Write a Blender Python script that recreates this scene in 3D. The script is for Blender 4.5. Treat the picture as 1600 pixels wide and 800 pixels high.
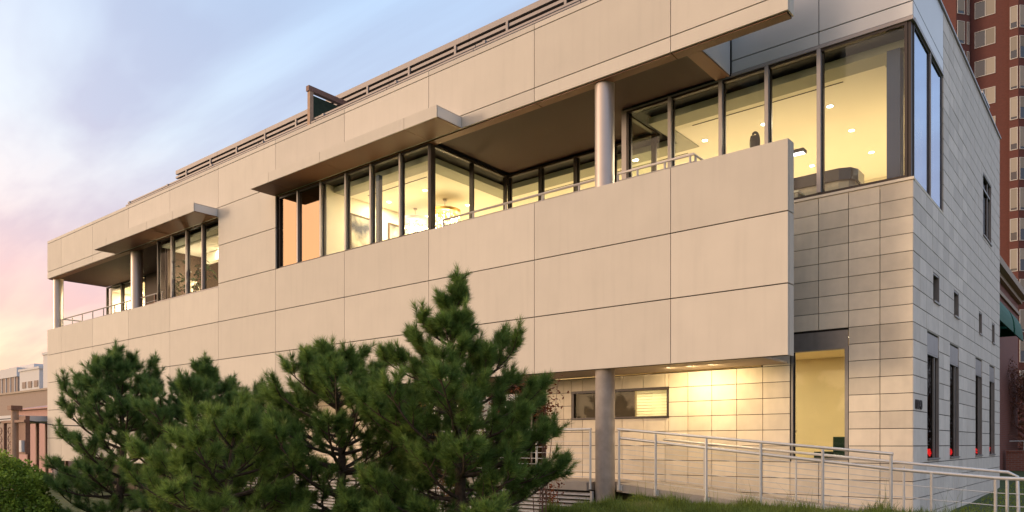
import bpy, bmesh, math, random
import numpy as np
from mathutils import Vector, Matrix

R = math.radians
sc = bpy.context.scene
for o in list(bpy.data.objects):
    bpy.data.objects.remove(o)
C = bpy.context.collection
rng = random.Random(7)

# ------------------------------------------------------------------ camera
EYE = 1.6
cam_d = bpy.data.cameras.new('camera')
cam = bpy.data.objects.new('camera', cam_d)
C.objects.link(cam)
cam.location = (0, -12.79, EYE)
cam.rotation_euler = (R(90), 0, R(39.46))
cam_d.sensor_width = 36
cam_d.lens = 36 * 1181 / 1600
cam_d.shift_y = (694 - 400) / 1600
cam_d.clip_start = 0.1
cam_d.clip_end = 4000
sc.camera = cam

# ------------------------------------------------------------------ light
SUN_DIR = Vector((-0.68, -0.73, 0.105)).normalized()     # towards the sun
sun_el = math.asin(SUN_DIR.z)
sun_az = math.atan2(SUN_DIR.x, SUN_DIR.y)               # from +Y, clockwise
sd = bpy.data.lights.new('sun', 'SUN')
sd.energy = 0.85
sd.color = (1.0, 0.78, 0.57)
sd.angle = R(11)
sun = bpy.data.objects.new('sun', sd)
C.objects.link(sun)
sun.rotation_euler = (-SUN_DIR).to_track_quat('-Z', 'Y').to_euler()
sun.location = (-30, -40, 30)

w = bpy.data.worlds.new('World')
sc.world = w
w.use_nodes = True
wt = w.node_tree
wt.nodes.clear()
def wn(t, **k):
    n = wt.nodes.new(t)
    for a, b in k.items():
        setattr(n, a, b)
    return n
wl = wt.links.new
w_out = wn('ShaderNodeOutputWorld')
bg = wn('ShaderNodeBackground')
bg.inputs['Strength'].default_value = 0.1
sky = wn('ShaderNodeTexSky', sky_type='NISHITA')
sky.sun_disc = False
sky.sun_elevation = sun_el
sky.sun_rotation = sun_az
sky.air_density = 1.2
sky.dust_density = 2.0
tc = wn('ShaderNodeTexCoord')
sep = wn('ShaderNodeSeparateXYZ')
wl(tc.outputs['Generated'], sep.inputs[0])
def wm(op, a, b=None, clamp=False):
    n = wn('ShaderNodeMath', operation=op, use_clamp=clamp)
    for i, v in enumerate((a, b)):
        if v is None: continue
        if isinstance(v, (int, float)): n.inputs[i].default_value = v
        else: wl(v, n.inputs[i])
    return n.outputs[0]
def wramp(fac, stops):
    n = wn('ShaderNodeValToRGB')
    e = n.color_ramp.elements
    while len(e) < len(stops): e.new(0.5)
    for el, (p, col) in zip(e, stops):
        el.position = p
        el.color = (*col, 1)
    wl(fac, n.inputs[0])
    return n.outputs[0]
def wmix(fac, a, b, mode='MIX'):
    n = wn('ShaderNodeMix', data_type='RGBA', blend_type=mode)
    if isinstance(fac, (int, float)): n.inputs[0].default_value = fac
    else: wl(fac, n.inputs[0])
    for i, v in ((6, a), (7, b)):
        if isinstance(v, tuple): n.inputs[i].default_value = (*v, 1)
        else: wl(v, n.inputs[i])
    return n.outputs[2]
# cloud layer: direction projected on a flat deck far above
zz = wm('MAXIMUM', sep.outputs[2], 0.0)
den = wm('ADD', zz, 0.22)
pu = wm('DIVIDE', sep.outputs[0], den)
pv = wm('DIVIDE', sep.outputs[1], den)
comb = wn('ShaderNodeCombineXYZ')
wl(pu, comb.inputs[0]); wl(pv, comb.inputs[1])
mp = wn('ShaderNodeMapping')
mp.inputs['Rotation'].default_value = (0, 0, R(-22))
mp.inputs['Scale'].default_value = (0.55, 1.9, 1)
wl(comb.outputs[0], mp.inputs[0])
n1 = wn('ShaderNodeTexNoise')
n1.inputs['Scale'].default_value = 1.5
n1.inputs['Detail'].default_value = 5
n1.inputs['Roughness'].default_value = 0.52
n1.inputs['Distortion'].default_value = 0.5
wl(mp.outputs[0], n1.inputs['Vector'])
cloud_mask = wramp(n1.outputs[0], [(0.41, (0, 0, 0)), (0.58, (1, 1, 1))])
n2 = wn('ShaderNodeTexNoise')
n2.inputs['Scale'].default_value = 2.6
n2.inputs['Detail'].default_value = 4
wl(mp.outputs[0], n2.inputs['Vector'])
wob = wm('MULTIPLY', wm('SUBTRACT', n1.outputs[0], 0.5), 0.20)
elev0 = wm('ADD', zz, wob)
# how far the azimuth is turned towards the sunset
hl = wm('SQRT', wm('ADD', wm('MULTIPLY', sep.outputs[0], sep.outputs[0]), wm('MULTIPLY', sep.outputs[1], sep.outputs[1])))
sa = Vector((SUN_DIR.x, SUN_DIR.y)).normalized()
dot = wm('DIVIDE', wm('ADD', wm('MULTIPLY', sep.outputs[0], sa.x), wm('MULTIPLY', sep.outputs[1], sa.y)), wm('MAXIMUM', hl, 0.02))
near_sun = wramp(dot, [(0.55, (0, 0, 0)), (1.0, (1, 1, 1))])
elev = wm('MULTIPLY', elev0, wm('SUBTRACT', 1.0, wm('MULTIPLY', near_sun, 0.5)))
westf = wramp(wm('ADD', wm('MULTIPLY', dot, 0.5), 0.5), [(0.30, (0, 0, 0)), (0.78, (1, 1, 1))])
# sunset side: clear gaps and cloud bands
west_gap = wramp(elev, [(0.00, (7.3, 5.8, 3.5)), (0.09, (7.0, 5.3, 3.4)), (0.17, (6.2, 4.3, 3.6)), (0.25, (4.9, 4.55, 4.75)), (0.34, (4.1, 4.75, 5.4)), (0.60, (2.8, 4.0, 5.7))])
west_band = wramp(elev, [(0.00, (7.20, 4.90, 2.60)), (0.09, (7.00, 3.90, 2.45)), (0.17, (5.60, 3.20, 2.95)), (0.26, (3.80, 3.15, 3.75)), (0.38, (3.00, 3.35, 4.50)), (0.60, (2.30, 3.20, 4.70))])
east_gap = wramp(elev, [(0.00, (5.28, 4.96, 5.44)), (0.20, (4.48, 4.96, 6.08)), (0.50, (3.28, 4.48, 6.32))])
east_band = wramp(elev, [(0.00, (4.48, 4.16, 4.80)), (0.20, (4.00, 4.08, 5.04)), (0.50, (3.12, 3.84, 5.20))])
west = wmix(cloud_mask, west_gap, west_band)
east = wmix(cloud_mask, east_gap, east_band)
clouds = wmix(westf, east, west)
tint = wmix(0.95, sky.outputs[0], clouds)
# broad warm glow of the sky around the setting sun
vd = wn('ShaderNodeVectorMath', operation='DOT_PRODUCT')
wl(tc.outputs['Generated'], vd.inputs[0]); vd.inputs[1].default_value = tuple(SUN_DIR)
glow = wm('POWER', wm('MAXIMUM', vd.outputs['Value'], 0.0), 3.2)
gcol = wmix(glow, (0.0, 0.0, 0.0), (12.5, 8.2, 4.6))
tint = wmix(1.0, tint, gcol, 'ADD')
wl(tint, bg.inputs['Color'])
wl(bg.outputs[0], w_out.inputs['Surface'])

sc.view_settings.view_transform = 'Standard'
sc.view_settings.look = 'None'
sc.view_settings.gamma = 1
sc.view_settings.exposure = 0.85
sc.view_settings.use_curve_mapping = False
sc.cycles.use_denoising = True
sc.cycles.max_bounces = 7
sc.cycles.diffuse_bounces = 4
sc.cycles.transparent_max_bounces = 16
sc.cycles.sample_clamp_indirect = 6
sc.cycles.caustics_reflective = False
sc.cycles.caustics_refractive = False

# ------------------------------------------------------------------ materials
def mat(name, col, rough=0.6, var=0.0, scale=3.0, metal=0.0, bump=0.0, bscale=40.0, objvar=0.0, col2=None, spec=0.4, streak=0.0, emit=None, estr=0.0):
    """one surface: base colour, soft procedural mottling, fine relief"""
    m = bpy.data.materials.new(name)
    m.use_nodes = True
    t = m.node_tree
    b = t.nodes['Principled BSDF']
    b.inputs['Roughness'].default_value = rough
    b.inputs['Metallic'].default_value = metal
    b.inputs['Specular IOR Level'].default_value = spec
    b.inputs['Base Color'].default_value = (*col, 1)
    if emit:
        b.inputs['Emission Color'].default_value = (*emit, 1)
        b.inputs['Emission Strength'].default_value = estr
    if var or objvar or col2 or bump or streak:
        g = t.nodes.new('ShaderNodeNewGeometry')
        last = None
        def mix(fac, a, bcol, mode='MIX'):
            n = t.nodes.new('ShaderNodeMix'); n.data_type = 'RGBA'; n.blend_type = mode
            if isinstance(fac, float): n.inputs[0].default_value = fac
            else: t.links.new(fac, n.inputs[0])
            for i, v in ((6, a), (7, bcol)):
                if isinstance(v, tuple): n.inputs[i].default_value = (*v, 1)
                else: t.links.new(v, n.inputs[i])
            return n.outputs[2]
        def noise(sc_, det=4, vec=None):
            n = t.nodes.new('ShaderNodeTexNoise')
            n.inputs['Scale'].default_value = sc_; n.inputs['Detail'].default_value = det
            t.links.new(vec or g.outputs['Position'], n.inputs['Vector'])
            return n.outputs[0]
        def rampf(v, lo, hi):
            n = t.nodes.new('ShaderNodeMapRange')
            n.inputs[1].default_value = lo; n.inputs[2].default_value = hi
            t.links.new(v, n.inputs[0])
            return n.outputs[0]
        last = col
        if col2:
            last = mix(rampf(noise(scale), .35, .65), col, col2)
        if var:
            k = 1 - var
            last = mix(rampf(noise(scale * 1.7, 6), .3, .7), tuple(c * k for c in (1, 1, 1)), (1 + var * .5,) * 3) if False else mix(rampf(noise(scale * 1.7, 6), .3, .7), mix(1.0, last, (k, k, k), 'MULTIPLY') if not isinstance(last, tuple) else tuple(c * k for c in last), last)
        if streak:
            mpn = t.nodes.new('ShaderNodeMapping')
            mpn.inputs['Scale'].default_value = (7, 7, 0.5)
            t.links.new(g.outputs['Position'], mpn.inputs[0])
            last = mix(rampf(noise(1.0, 5, mpn.outputs[0]), .5, .8), last, mix(1.0, last, (1 - streak,) * 3, 'MULTIPLY'))
        if objvar:
            oi = t.nodes.new('ShaderNodeObjectInfo')
            mr = t.nodes.new('ShaderNodeMapRange')
            mr.inputs[3].default_value = 1 - objvar; mr.inputs[4].default_value = 1 + objvar * .3
            t.links.new(oi.outputs['Random'], mr.inputs[0])
            last = mix(1.0, last, mr.outputs[0], 'MULTIPLY')
        if not isinstance(last, tuple):
            t.links.new(last, b.inputs['Base Color'])
        if bump:
            bn = t.nodes.new('ShaderNodeBump')
            bn.inputs['Strength'].default_value = bump
            bn.inputs['Distance'].default_value = 0.01
            t.links.new(noise(bscale, 5), bn.inputs['Height'])
            t.links.new(bn.outputs[0], b.inputs['Normal'])
    return m

def glass(name, tint=(0.9, 0.94, 0.92), refl=1.4, base=0.03, gcol=(1, 1, 1)):
    """thin pane: clear plus a fresnel mirror"""
    m = bpy.data.materials.new(name)
    m.use_nodes = True
    t = m.node_tree
    t.nodes.clear()
    out = t.nodes.new('ShaderNodeOutputMaterial')
    tr = t.nodes.new('ShaderNodeBsdfTransparent'); tr.inputs[0].default_value = (*tint, 1)
    gl = t.nodes.new('ShaderNodeBsdfGlossy'); gl.inputs['Roughness'].default_value = 0.0
    gl.inputs['Color'].default_value = (*gcol, 1)
    lw_ = t.nodes.new('ShaderNodeLayerWeight'); lw_.inputs[0].default_value = 0.5
    pw = t.nodes.new('ShaderNodeMath'); pw.operation = 'POWER'; pw.inputs[1].default_value = 5.0
    t.links.new(lw_.outputs['Facing'], pw.inputs[0])
    mu = t.nodes.new('ShaderNodeMath'); mu.operation = 'MULTIPLY_ADD'; mu.use_clamp = True
    mu.inputs[1].default_value = refl; mu.inputs[2].default_value = base
    t.links.new(pw.outputs[0], mu.inputs[0])
    mx = t.nodes.new('ShaderNodeMixShader')
    t.links.new(mu.outputs[0], mx.inputs[0]); t.links.new(tr.outputs[0], mx.inputs[1]); t.links.new(gl.outputs[0], mx.inputs[2])
    t.links.new(mx.outputs[0], out.inputs[0])
    return m

def emis(name, col, s):
    m = bpy.data.materials.new(name)
    m.use_nodes = True
    t = m.node_tree
    t.nodes.clear()
    out = t.nodes.new('ShaderNodeOutputMaterial')
    e = t.nodes.new('ShaderNodeEmission')
    e.inputs[0].default_value = (*col, 1); e.inputs[1].default_value = s
    t.links.new(e.outputs[0], out.inputs[0])
    return m

def leafmat(name, c1, c2, scale=2.0, rough=0.55, trans=0.25, c3=None, c4=None):
    m = bpy.data.materials.new(name)
    m.use_nodes = True
    t = m.node_tree
    b = t.nodes['Principled BSDF']
    b.inputs['Roughness'].default_value = rough
    b.inputs['Specular IOR Level'].default_value = 0.25
    g = t.nodes.new('ShaderNodeNewGeometry')
    n = t.nodes.new('ShaderNodeTexNoise'); n.inputs['Scale'].default_value = scale; n.inputs['Detail'].default_value = 3
    t.links.new(g.outputs['Position'], n.inputs['Vector'])
    r = t.nodes.new('ShaderNodeValToRGB')
    r.color_ramp.elements[0].position = 0.36; r.color_ramp.elements[0].color = (*c1, 1)
    r.color_ramp.elements[1].position = 0.62; r.color_ramp.elements[1].color = (*c2, 1)
    if c3:
        e = r.color_ramp.elements.new(0.72); e.color = (*c3, 1)
    if c4:
        e = r.color_ramp.elements.new(0.79); e.color = (*c4, 1)
    t.links.new(n.outputs[0], r.inputs[0])
    hv = t.nodes.new('ShaderNodeHueSaturation')
    mr = t.nodes.new('ShaderNodeMapRange'); mr.inputs[3].default_value = 0.6; mr.inputs[4].default_value = 1.4
    t.links.new(g.outputs['Random Per Island'], mr.inputs[0])
    t.links.new(mr.outputs[0], hv.inputs['Value']); t.links.new(r.outputs[0], hv.inputs['Color'])
    t.links.new(hv.outputs[0], b.inputs['Base Color'])
    tl = t.nodes.new('ShaderNodeBsdfTranslucent')
    t.links.new(hv.outputs[0], tl.inputs[0])
    mx = t.nodes.new('ShaderNodeMixShader'); mx.inputs[0].default_value = trans
    t.links.new(b.outputs[0], mx.inputs[1]); t.links.new(tl.outputs[0], mx.inputs[2])
    t.links.new(mx.outputs[0], t.nodes['Material Output'].inputs[0])
    return m

def brickmat(name, c1, c2, mortar, sx=0.22, sz=0.075):
    m = bpy.data.materials.new(name)
    m.use_nodes = True
    t = m.node_tree
    b = t.nodes['Principled BSDF']; b.inputs['Roughness'].default_value = 0.85
    g = t.nodes.new('ShaderNodeNewGeometry')
    sp = t.nodes.new('ShaderNodeSeparateXYZ'); t.links.new(g.outputs['Position'], sp.inputs[0])
    ad = t.nodes.new('ShaderNodeMath'); ad.operation = 'ADD'
    t.links.new(sp.outputs[0], ad.inputs[0]); t.links.new(sp.outputs[1], ad.inputs[1])
    cb = t.nodes.new('ShaderNodeCombineXYZ'); t.links.new(ad.outputs[0], cb.inputs[0]); t.links.new(sp.outputs[2], cb.inputs[1])
    br = t.nodes.new('ShaderNodeTexBrick')
    br.inputs['Scale'].default_value = 1.0
    br.inputs['Brick Width'].default_value = sx; br.inputs['Row Height'].default_value = sz; br.inputs['Mortar Size'].default_value = sz * .13
    br.inputs['Color1'].default_value = (*c1, 1); br.inputs['Color2'].default_value = (*c2, 1); br.inputs['Mortar'].default_value = (*mortar, 1)
    t.links.new(cb.outputs[0], br.inputs['Vector'])
    t.links.new(br.outputs[0], b.inputs['Base Color'])
    return m

M = dict(
    panel=mat('precast_panel', (0.60, 0.53, 0.445), 0.62, var=0.06, scale=0.9, objvar=0.10, bump=0.10, bscale=60, streak=0.06),
    stone=mat('limestone_tile', (0.80, 0.69, 0.54), 0.7, var=0.13, scale=2.2, objvar=0.17, bump=0.15, bscale=70, streak=0.07),
    side_stone=mat('side_stone', (0.78, 0.68, 0.58), 0.7, var=0.12, scale=2.2, objvar=0.16, bump=0.15, bscale=70, streak=0.12),
    joint=mat('dark_joint', (0.030, 0.022, 0.016), 0.9),  # dark backing colour that shows in the joints
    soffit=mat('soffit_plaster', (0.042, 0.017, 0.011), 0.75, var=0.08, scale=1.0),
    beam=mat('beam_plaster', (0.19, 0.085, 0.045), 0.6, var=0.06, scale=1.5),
    metal_panel=mat('metal_panel', (0.68, 0.66, 0.64), 0.32, metal=0.12, var=0.05, scale=1.0, objvar=0.04),
    alu=mat('aluminium', (0.40, 0.35, 0.33), 0.45, metal=0.15, var=0.05, scale=6),
    dark_frame=mat('bronze_frame', (0.045, 0.033, 0.028), 0.45, metal=0.3),
    steel=mat('painted_steel', (0.62, 0.60, 0.57), 0.4, metal=0.35, var=0.10, scale=9),
    rail_dark=mat('balcony_rail_steel', (0.40, 0.36, 0.34), 0.4, metal=0.3),
    column=mat('column_coat', (0.50, 0.43, 0.39), 0.36, metal=0.45, var=0.06, scale=2),
    concrete=mat('concrete', (0.36, 0.31, 0.27), 0.85, var=0.22, scale=3.5, bump=0.3, bscale=50, streak=0.18),
    ramp=mat('ramp_concrete', (0.42, 0.36, 0.30), 0.85, var=0.15, scale=2, bump=0.2),
    lintel=mat('zinc_lintel', (0.27, 0.25, 0.235), 0.45, metal=0.4, var=0.12, scale=4, streak=0.2),
    coping=mat('grey_coping', (0.40, 0.38, 0.38), 0.45, metal=0.4),
    glass=glass('clear_glass', (0.96, 0.98, 0.95), 0.45, 0.016),
    glass_low=glass('low_reflect_glass', (0.96, 0.97, 0.95), 0.16, 0.003),  # clear glass with the sky reflection turned down
    glass_sunset=glass('sunset_tinted_glass', (0.25, 0.25, 0.25), 0.8, 0.32, (1.0, 0.78, 0.55)),  # extra mirror strength and peach tint put the sunset reflection into these panes
    glass_side=glass('side_glass', (0.45, 0.5, 0.55), 1.0, 0.36, (0.64, 0.72, 0.86)),  # blue tint puts the reflected sky colour into the corner panes
    glass_dark=glass('grey_glass', (0.4, 0.4, 0.41), 0.18, 0.004),
    ceil=mat('cream_ceiling', (0.80, 0.76, 0.65), 0.8),
    ceil_grey=mat('grey_bulkhead', (0.34, 0.34, 0.28), 0.8),
    black=mat('black_matt', (0.012, 0.011, 0.011), 0.6),
    in_wall=mat('cream_wall', (0.80, 0.74, 0.60), 0.8, var=0.03),
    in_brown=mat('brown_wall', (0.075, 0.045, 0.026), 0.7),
    in_ochre=mat('ochre_wall', (0.66, 0.55, 0.34), 0.8, var=0.06, scale=1),
    in_floor=mat('pale_floor', (0.62, 0.54, 0.42), 0.5, var=0.1, scale=2),
    bulb=emis('lamp_glow', (1.0, 0.86, 0.58), 9.0),
    bulb2=emis('crystal_glow', (1.0, 0.80, 0.45), 14.0),
    lens=emis('washer_glow', (1.0, 0.8, 0.5), 1.0),
    roof=mat('roof_membrane', (0.30, 0.29, 0.28), 0.9, var=0.1),
    timber=mat('red_brown_timber', (0.24, 0.115, 0.075), 0.6, var=0.25, scale=8),
    timber_pale=mat('weathered_timber', (0.46, 0.29, 0.19), 0.7, var=0.2, scale=8),
    green_panel=mat('green_mesh_panel', (0.030, 0.045, 0.025), 0.9, var=0.4, scale=9),
    reflect_blue_col=mat('column_reflected_blue', (0.015, 0.038, 0.11), 0.4),  # blue of the reflection on the glass painted into the column colour
    louvre=mat('louvre_metal', (0.30, 0.26, 0.24), 0.5, metal=0.3, var=0.06),
)

# ------------------------------------------------------------------ mesh helpers
def link(o): C.objects.link(o); return o
WLOC = {}
def par(o, p):
    if p is not None:
        o.parent = p
        o.matrix_parent_inverse = Matrix.Translation(-Vector(WLOC.get(p.name, (0, 0, 0))))
def tag(o, label=None, cat=None, group=None, kind=None):
    if label: o['label'] = label
    if cat: o['category'] = cat
    if group: o['group'] = group
    if kind: o['kind'] = kind
    return o
def empty(name, loc, label=None, cat=None, group=None, kind=None):
    o = bpy.data.objects.new(name, None)
    o.location = loc; o.empty_display_size = 0.3
    link(o)
    WLOC[o.name] = tuple(loc)
    return tag(o, label, cat, group, kind)
class MB:
    def __init__(s): s.v = []; s.f = []; s.sm = []
    def add(s, vs, fs, smooth=False):
        n = len(s.v); s.v += [tuple(v) for v in vs]
        s.f += [tuple(i + n for i in f) for f in fs]; s.sm += [smooth] * len(fs)
        return s
    def box(s, x0, x1, y0, y1, z0, z1, M_=None):
        vs = [(x, y, z) for x in (x0, x1) for y in (y0, y1) for z in (z0, z1)]
        if M_ is not None: vs = [tuple(M_ @ Vector(v)) for v in vs]
        return s.add(vs, [(0, 1, 3, 2), (4, 6, 7, 5), (0, 4, 5, 1), (2, 3, 7, 6), (0, 2, 6, 4), (1, 5, 7, 3)])
    def tube(s, pts, rad, n=8, cap=True):
        pts = [Vector(p) for p in pts]
        if isinstance(rad, (int, float)): rad = [rad] * len(pts)
        ring = []
        vs = []; fs = []
        for i, p in enumerate(pts):
            d = (pts[min(i + 1, len(pts) - 1)] - pts[max(i - 1, 0)]).normalized()
            a = Vector((0, 0, 1)) if abs(d.z) < 0.9 else Vector((1, 0, 0))
            u = d.cross(a).normalized(); q = d.cross(u).normalized()
            for k in range(n):
                t = 2 * math.pi * k / n
                vs.append(p + (u * math.cos(t) + q * math.sin(t)) * rad[i])
        for i in range(len(pts) - 1):
            for k in range(n):
                fs.append((i * n + k, i * n + (k + 1) % n, (i + 1) * n + (k + 1) % n, (i + 1) * n + k))
        if cap:
            fs.append(tuple(range(n))); fs.append(tuple(range((len(pts) - 1) * n, len(pts) * n)))
        return s.add(vs, fs, True)
    def lathe(s, prof, cx, cy, n=20):
        vs = []; fs = []
        for r, z in prof:
            for k in range(n):
                t = 2 * math.pi * k / n
                vs.append((cx + r * math.cos(t), cy + r * math.sin(t), z))
        for i in range(len(prof) - 1):
            for k in range(n):
                fs.append((i * n + k, i * n + (k + 1) % n, (i + 1) * n + (k + 1) % n, (i + 1) * n + k))
        fs.append(tuple(range(n))[::-1]); fs.append(tuple(range((len(prof) - 1) * n, len(prof) * n)))
        return s.add(vs, fs, True)
    def build(s, name, m, parent=None, centre=True):
        me = bpy.data.meshes.new(name)
        vs = np.array(s.v, dtype=float)
        c = (vs.min(0) + vs.max(0)) / 2 if centre else np.zeros(3)
        me.from_pydata((vs - c).tolist(), [], s.f)
        me.polygons.foreach_set('use_smooth', s.sm)
        bm = bmesh.new(); bm.from_mesh(me)
        bmesh.ops.recalc_face_normals(bm, faces=bm.faces)
        bm.to_mesh(me); bm.free()
        if any(s.sm):
            me.set_sharp_from_angle(angle=R(42))
        me.materials.append(M[m] if isinstance(m, str) else m)
        o = bpy.data.objects.new(name, me)
        o.location = c
        link(o); WLOC[o.name] = tuple(c)
        par(o, parent)
        return o
BOXC = {}
def box(name, x0, x1, y0, y1, z0, z1, m, parent=None):
    """one box object; alike boxes share their mesh"""
    d = (round(abs(x1 - x0), 4), round(abs(y1 - y0), 4), round(abs(z1 - z0), 4), m, name)
    c = ((x0 + x1) / 2, (y0 + y1) / 2, (z0 + z1) / 2)
    if d not in BOXC:
        a, b, h = d[0] / 2, d[1] / 2, d[2] / 2
        me = bpy.data.meshes.new(name)
        me.from_pydata([(x, y, z) for x in (-a, a) for y in (-b, b) for z in (-h, h)], [],
                       [(0, 1, 3, 2), (4, 6, 7, 5), (0, 4, 5, 1), (2, 3, 7, 6), (0, 2, 6, 4), (1, 5, 7, 3)])
        me.materials.append(M[m])
        BOXC[d] = me
    o = bpy.data.objects.new(name, BOXC[d])
    o.location = c
    link(o); WLOC[o.name] = c
    par(o, parent)
    return o
def sub(rects, hole):
    """rectangles (a0,a1,b0,b1) minus one hole"""
    out = []
    h0, h1, g0, g1 = hole
    for a0, a1, b0, b1 in rects:
        if h0 >= a1 or h1 <= a0 or g0 >= b1 or g1 <= b0:
            out.append((a0, a1, b0, b1)); continue
        if a0 < h0: out.append((a0, h0, b0, b1))
        if h1 < a1: out.append((h1, a1, b0, b1))
        m0, m1 = max(a0, h0), min(a1, h1)
        if b0 < g0: out.append((m0, m1, b0, g0))
        if g1 < b1: out.append((m0, m1, g1, b1))
    return out
def grid(xs, zs, holes=()):
    rs = []
    for i in range(len(xs) - 1):
        for j in range(len(zs) - 1):
            cell = [(xs[i], xs[i + 1], zs[j], zs[j + 1])]
            for h in holes: cell = sub(cell, h)
            rs += cell
    return rs
def minus(rect, holes):
    cell = [rect]
    for h in holes: cell = sub(cell, h)
    return cell
def lamp(name, loc, power, col, parent, size=0.16, spread=None, kind='AREA', rot=(0, 0, 0)):
    d = bpy.data.lights.new(name, kind)
    d.energy = power; d.color = col
    if kind == 'AREA':
        d.shape = 'DISK'; d.size = size
        if spread: d.spread = spread
    elif kind == 'POINT':
        d.shadow_soft_size = size
    else:
        d.shadow_soft_size = size; d.spot_size = spread or R(120); d.spot_blend = 1
    o = bpy.data.objects.new(name, d)
    o.location = loc; o.rotation_euler = rot
    link(o); par(o, parent)
    return o
WARM = (1.0, 0.83, 0.57)
# ------------------------------------------------------------------ setting
def sst(a, b, x):
    t = min(1, max(0, (x - a) / (b - a)))
    return t * t * (3 - 2 * t)
def gh(x, y):
    bank = -0.28 + 0.78 * sst(-8.5, -7.2, x)
    near = -0.02
    t = sst(-4.5, -11.0, y)
    h = bank * (1 - t) + near * t
    if y > -0.25:
        back = 0.20 + 0.32 * sst(2, 22, y)
        k = sst(-0.25, 0.1, y)
        left = -0.30 + 0.50 * sst(-8.5, -7.2, x)
        back = left if x < -8.5 and y < 30 else (back if x > -7.2 else left + (back - 0.2) * sst(-8.5, -7.2, x))
        h = h * (1 - k) + back * k
    return h + 0.02 * math.sin(x * 1.3 + y * .7) * math.cos(y * 1.1 - x * .4)
def axis(c, fine, span, far):
    a = [c - span + i * fine for i in range(int(2 * span / fine) + 1)]
    step = fine; l = a[0]; lo = []
    while l > -far:
        step *= 1.5; l -= step; lo.append(l)
    step = fine; h = a[-1]; hi = []
    while h < far:
        step *= 1.5; h += step; hi.append(h)
    return lo[::-1] + a + hi
gx = axis(-6, 0.3, 14, 2500); gy = axis(0, 0.3, 14, 2500)
gv = [(x, y, gh(x, y)) for y in gy for x in gx]
nx = len(gx)
gf = [(j * nx + i, j * nx + i + 1, (j + 1) * nx + i + 1, (j + 1) * nx + i) for j in range(len(gy) - 1) for i in range(nx - 1)]
M['turf'] = mat('turf', (0.060, 0.085, 0.022), 0.95, col2=(0.10, 0.11, 0.03), scale=1.2, var=0.35, bump=0.8, bscale=30)
g_me = MB(); g_me.v = gv; g_me.f = gf; g_me.sm = [True] * len(gf)
ground = g_me.build('ground', 'turf', centre=False)
tag(ground, 'green turf sloping up to the ramp', 'ground', kind='structure')

# ------------------------------------------------------------------ office building
B = empty('office_building', (-20, 6, 0), 'two storey beige panelled office building with lit glazed upper floor', 'building')
CX = [-37.23, -35.67, -32.45, -29.23, -26.01, -22.79, -19.57, -16.35, -13.13, -9.91, -6.69, -4.50]
RZ = [3.10, 4.32, 5.54, 6.77, 7.99, 9.22, 10.47]
GX, GZ = 0.015, 0.021
def panels(parent, rects, y0, th, m='panel', name='panel', gx=GX, gz=GZ):
    for a0, a1, b0, b1 in rects:
        if a1 - a0 < 0.04 or b1 - b0 < 0.03: continue
        box(name, a0 + gx / 2, a1 - gx / 2, y0, y0 + th, b0 + gz / 2, b1 - gz / 2, m, parent)
def end_panels(parent, x, y0, y1, zs, m='panel', right=True):
    for b0, b1 in zip(zs, zs[1:]):
        box('panel', x - 0.03, x, y0, y1, b0 + GZ / 2, b1 - GZ / 2, m, parent)

# lower facade wall (balcony parapets, plain bay)
lower = MB()
lower.box(-37.20, -22.80, 0.06, 0.24, 0.90, 6.65)
lower.box(-22.80, -19.58, 0.06, 0.24, 3.12, 8.90)
lower.box(-19.58, -4.535, 0.06, 0.24, 3.12, 6.74)
fw = lower.build('facade_wall', 'joint', B)
panels(fw, grid([x for x in CX if x <= -22.79], [0.88, 1.87, 3.10, 4.32, 5.54, 6.67]), 0, 0.05)
panels(fw, grid([-22.79, -19.57], [3.10, 4.32, 5.54, 6.77, 7.99, 9.22]), 0, 0.05)
panels(fw, grid([x for x in CX if x >= -19.57], [3.10, 4.32, 5.54, 6.77]), 0, 0.05)
end_panels(fw, -4.50, 0.053, 0.27, [3.10, 4.32, 5.54, 6.77])
# rear lining of the parapet and its cap
box('parapet_lining', -13.0, -4.54, 0.245, 0.275, 5.62, 6.75, 'panel', B)
box('parapet_cap', -13.12, -4.54, 0.055, 0.28, 6.742, 6.768, 'panel', fw)
box('parapet_cap', -37.2, -27.2, 0.055, 0.28, 6.652, 6.668, 'panel', fw)

# upper fascia
fb = MB()
fb.box(-37.20, -22.80, 0.06, 0.26, 8.925, 10.57)
fb.box(-22.80, -19.58, 0.06, 0.26, 9.0, 10.57)
fb.box(-19.58, -4.535, 0.06, 0.26, 8.925, 10.57)
fs = fb.build('fascia', 'joint', B)
panels(fs, grid([x for x in CX if x <= -22.79], [8.92, 9.22]), 0, 0.05)
panels(fs, grid([x for x in CX if x >= -19.57], [8.92, 9.22]), 0, 0.05)
panels(fs, grid(CX, [9.22, 10.47, 10.60]), 0, 0.05)
end_panels(fs, -4.50, 0.053, 0.28, [8.92, 9.22, 10.47, 10.60])
box('coping', -37.2, -4.54, 0.054, 0.30, 10.572, 10.60, 'panel', fs)
for a, b in ((-37.2, -29.23), (-29.22, -22.8), (-19.56, -13.15), (-13.14, -9.92), (-9.90, -6.7), (-6.68, -4.54)):
    box('beam_soffit', a, b, 0.055, 0.28, 8.905, 8.922, 'beam', fs)

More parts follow.
